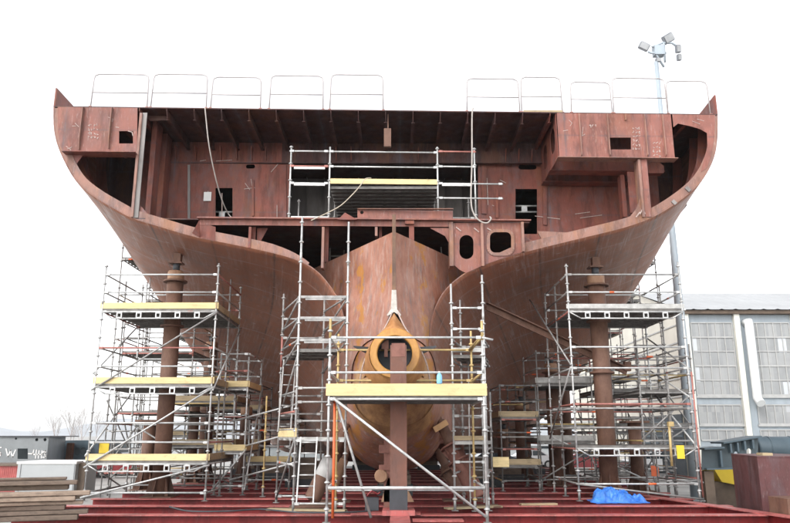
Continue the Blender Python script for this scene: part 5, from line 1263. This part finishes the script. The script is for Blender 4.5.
# ---- left stair tower
A_, B_, C_, D_ = (P(296.5, 400, 17).x, 17.0), (P(346, 400, 17).x, 17.0), (-1.90, 19.1), (-3.0, 19.1)
ST = [A_, B_, C_, D_]
t = new_tower('tall stair scaffold left of the skeg, with a ladder at its foot', ST)
for p, zt in zip(ST, (P(298, 217, 17).z, P(347, 222, 17).z, P(322, 300, 19.1).z, P(281, 294, 19.1).z)): standard(t, p, 0, zt, 'galv' if p in (A_, B_) else 'galv_dull', band=(3.4, .8, 'tape_red') if p == D_ else None)
for y, w in ((297, .12), (318, .12), (340, .10)):
    z = P(320, y, 17).z; bm = B(); obox(bm, V3(A_, z)+Vector((.03, 0, 0)), V3(B_, z)-Vector((.03, 0, 0)), .05, .06); obox(bm, V3(lerp2(A_, B_, .12), z-.05), V3(lerp2(A_, B_, .88), z-.05), .03, .05); obj('guard_frame', bm, 'galv_dull', t)
    for p, q in ((A_, D_), (B_, C_)): rail(t, 'guard_rail', p, q, z, 'galv_dull')
    rail(t, 'guard_rail', D_, C_, z-.2, 'galv_dull')
    seg(t, 'brace', V3(D_, z-.55), V3(A_, z-.02), 'galv_dull'); seg(t, 'brace', V3(C_, z-.6), V3(B_, z-.02), 'galv_dull')
zA = P(320, 348, 17).z; deck(t, ST, zA-.05, 'plank', 3)
for y in (388, 402, 421): rail(t, 'guard_rail', A_, B_, P(320, y, 17).z, 'galv_dull' if y != 388 else 'plank_l')
for y in (390, 408, 424):
    rail(t, 'guard_rail', D_, A_, P(281, y+6, 19.1).z, 'tape_red' if y == 408 else 'galv_dull'); rail(t, 'guard_rail', D_, C_, P(281, y+6, 19.1).z, 'galv_dull')
zB = P(320, 437, 17).z; deck(t, ST, zB-.04, 'plank_l', 3); toe(t, D_, A_, zB, 'toe', .2); rail(t, 'ledger', A_, B_, zB-.08, 'galv')
rail(t, 'ledger', D_, A_, P(281, 462, 19.1).z, 'galv'); rail(t, 'ledger', A_, B_, .16, 'galv'); rail(t, 'ledger', D_, C_, .16, 'galv')
seg(t, 'brace', V3(D_, .1)+Vector((.0, -.05, 0)), V3(A_, zB), 'galv_dull'); seg(t, 'brace', V3(D_, 2.1), V3(A_, 3.5), 'galv_dull'); seg(t, 'ledger', V3(B_, P(345, 388, 17).z), V3(FC[0], P(330, 388, yc).z), 'ytube')
def ladder(parent, p0, p1, q0, n, mat='galv_dull'):
    """p0 top-left, p1 bottom-left, q0 = width vector"""
    t = obj('ladder_rails', (lambda bm: (obox(bm, p0, p1, .03, .06, (0, 1, 0)), obox(bm, p0+q0, p1+q0, .03, .06, (0, 1, 0)), bm)[2])(B()), mat, parent)
    for i in range(n):
        f = (i+.5)/n; a = p0.lerp(p1, f); bm = B(); tube(bm, [a, a+q0], .017, 6); obj('rung', bm, mat, t)
ladder(t, P(301, 437, 16.9), P(296.5, 503, 16.75), Vector((.37, 0, 0)), 6, 'galv')
ladder(t, P(284, 360, 18.8), P(278, 432, 18.3), Vector((.3, .1, 0)), 7, 'galv_dull')
# ---- right ladder tower
RL = [(P(453, 400, 17.1).x, 17.1), (P(485.5, 400, 17.1).x, 17.1), (P(490, 400, 18.6).x, 18.6), (P(462, 400, 18.6).x, 18.6)]
t = new_tower('narrow ladder scaffold right of the skeg, open at its top', RL)
for p, zt in zip(RL, (P(451, 284, 17.1).z, P(483, 275, 17.1).z, P(490, 392, 18.6).z, P(457, 300, 18.6).z)): standard(t, p, 0, zt, 'galv' if p in RL[:2] else 'galv_dull')
for y in (308, 329, 350, 416, 438, 462):
    z = P(470, y, 17.1).z
    if y in (350, 438): bm = B(); obox(bm, V3(RL[0], z), V3(RL[1], z), .08, .10); obj('guard_frame', bm, 'plank_l' if y == 350 else 'toe_old', t)
    else: rail(t, 'guard_rail', RL[0], RL[1], z, 'galv', marks=False)
    if y > 320:
        for a, b in ((1, 2), (3, 0), (2, 3)): rail(t, 'ledger', RL[a], RL[b], z-.25, 'galv_dull')
zC = P(470, 352, 17.1).z; deck(t, RL, zC-.1, 'plank', 2); deck(t, RL, P(470, 440, 17.1).z-.06, 'plank_l', 2)
ladder(t, V3(lerp2(RL[3], RL[0], .35), zC)+Vector((.25, 0, 0)), V3(lerp2(RL[3], RL[0], .5), .1)+Vector((.25, 0, 0)), Vector((.33, .05, 0)), 15)
bm = B(); a = V3(RL[2], P(490, 462, 18.6).z); box(bm, a.x+.02, a.x+.42, a.y-.05, a.y-.02, a.z-.12, a.z+.12); obj('toe_board', bm, 'toe', t)
# ---- upper scaffold on the middle deck
su = .35
def U(px, py, s=su): return H(px, py, s)
c0, c1, c2, c3 = [U(px, 200) for px in (289.5, 329, 438, 475)]
t = thing('scaffold_tower', 'white scaffold standing on the middle deck inside the open hull, with a yellow board', 'scaffold', (H(380, 200, su).x, YC+su, ZT), 'tube scaffold towers around the hull')
def up(px, py, s): q = U(px, py); return Vector((q.x, YC+s+K*q.x, q.z))
for px, yt in ((289.5, 146), (329, 147), (438, 147), (475.5, 148)):
    q = up(px, 200, su); standard(t, (q.x, q.y), ZT+.01, U(px, yt).z, 'galv')
    q2 = up(px, 200, su+1.9); standard(t, (q2.x, q2.y), ZT+.01, U(px, 178).z, 'galv_dull', False)
def urail(px0, px1, py, mat='galv', s=su, name='guard_rail', ext=0):
    a, b = up(px0, py, s), up(px1, py, s); b.z = a.z; bm = B(); tube(bm, [a, b], RT, 8); couplers(bm, a, b); return obj(name, bm, mat, t)
urail(289.5, 329, 151); urail(329, 438, 151.5); urail(438, 476, 151.5, 'tape_red'); urail(289.5, 329, 166, 'tape_red'); urail(329, 438, 166.5); urail(438, 476, 166.5)
urail(438, 503, 183.5); urail(438, 503, 198); urail(438, 475, 218, 'galv_dull', name='ledger'); urail(289.5, 329, 183)
for px0, px1, y, m_ in ((294, 325, 168, 'galv'), (294, 325, 184.5, 'galv'), (291, 328, 217.5, 'white'), (442, 472, 185, 'galv')):
    a, b = up(px0, y, su), up(px1, y, su); b.z = a.z; bm = B(); obox(bm, a, b, .05, .065); obj('guard_frame', bm, m_, t)
a, b = up(330.5, 181.5, su-.03), up(437, 181.5, su-.03); b.z = a.z; bm = B(); obox(bm, a, b, .035, .15); obj('toe_board', bm, 'toe', t)
zq = U(380, 185).z
DK = [(up(330, 190, su).x, YC+su+.02), (up(437, 190, su).x, YC+su+.02), (up(437, 190, su).x, YC+su+3.3), (up(330, 190, su).x, YC+su+3.3)]
deck(t, DK, zq-.06, 'plank', 10)
for y in (200, 212): urail(300, 470, y, 'galv_dull', su+1.9, 'ledger')
# second-hand tube seen in the dark lower opening behind the skeg
t = thing('tube_frame', 'short grey tube frame in the dark opening left of the skeg top', 'tube frame', H(332, 262, 3.0))
for a, b in (((330, 240), (330, 262)), ((330, 256), (345, 256)), ((344, 250), (344, 262))): seg(t, 'tube', H(*a, 3.0), H(*b, 3.0), 'galv_dull')
t = thing('tube_frame', 'short grey tube frame in the dark opening right of the skeg top', 'tube frame', H(441, 262, 2.5))
for a, b in (((441, 247), (442, 262)), ((436, 257), (446, 258))): seg(t, 'tube', H(*a, 2.5), H(*b, 2.5), 'galv')
# ================================================================== LIGHT
SUN_EL, SUN_AZ = 38, -35       # azimuth measured from the viewing direction behind the camera: negative = from the left
w = bpy.data.worlds.new('World'); S.world = w; w.use_nodes = True
nt = w.node_tree; bg = nt.nodes['Background']
sky = nt.nodes.new('ShaderNodeTexSky'); sky.sky_type = 'NISHITA'; sky.sun_disc = False
sky.sun_elevation = R(SUN_EL); sky.air_density = 1.0; sky.dust_density = 1.0; sky.ozone_density = 1.0
dirv = Vector((math.sin(R(SUN_AZ)), -math.cos(R(SUN_AZ)), math.tan(R(SUN_EL)))).normalized()   # towards the sun
sky.sun_rotation = math.atan2(dirv.x, dirv.y)
hs = nt.nodes.new('ShaderNodeHueSaturation'); hs.inputs['Saturation'].default_value = .12
nt.links.new(sky.outputs[0], hs.inputs['Color']); nt.links.new(hs.outputs[0], bg.inputs['Color'])
bg.inputs['Strength'].default_value = .15
sun = bpy.data.lights.new('sun', 'SUN'); sun.energy = .5; sun.angle = R(20); sun.color = (1, .97, .93)
so = bpy.data.objects.new('sun', sun); COL.objects.link(so)
so.rotation_euler = (-dirv).to_track_quat('-Z', 'Y').to_euler(); so.location = (0, 0, 60)
vs = S.view_settings
vs.view_transform = 'Standard'; vs.look = 'None'; vs.gamma = 1; vs.use_curve_mapping = False; vs.exposure = 1.5
# ================================================================== AIR
bm = B(); box(bm, -2600, 2600, -80, 3600, -3, 75)
hz = obj('haze', bm, M['white']); hz['kind'] = 'stuff'
m = bpy.data.materials.new('haze'); m.use_nodes = True; nt = m.node_tree; nt.nodes.clear()
out = nt.nodes.new('ShaderNodeOutputMaterial'); pv = nt.nodes.new('ShaderNodeVolumePrincipled')
pv.inputs['Color'].default_value = (.95, .96, .98, 1); pv.inputs['Density'].default_value = .0003; pv.inputs['Anisotropy'].default_value = .2
nt.links.new(pv.outputs[0], out.inputs['Volume'])
hz.data.materials.clear(); hz.data.materials.append(m)
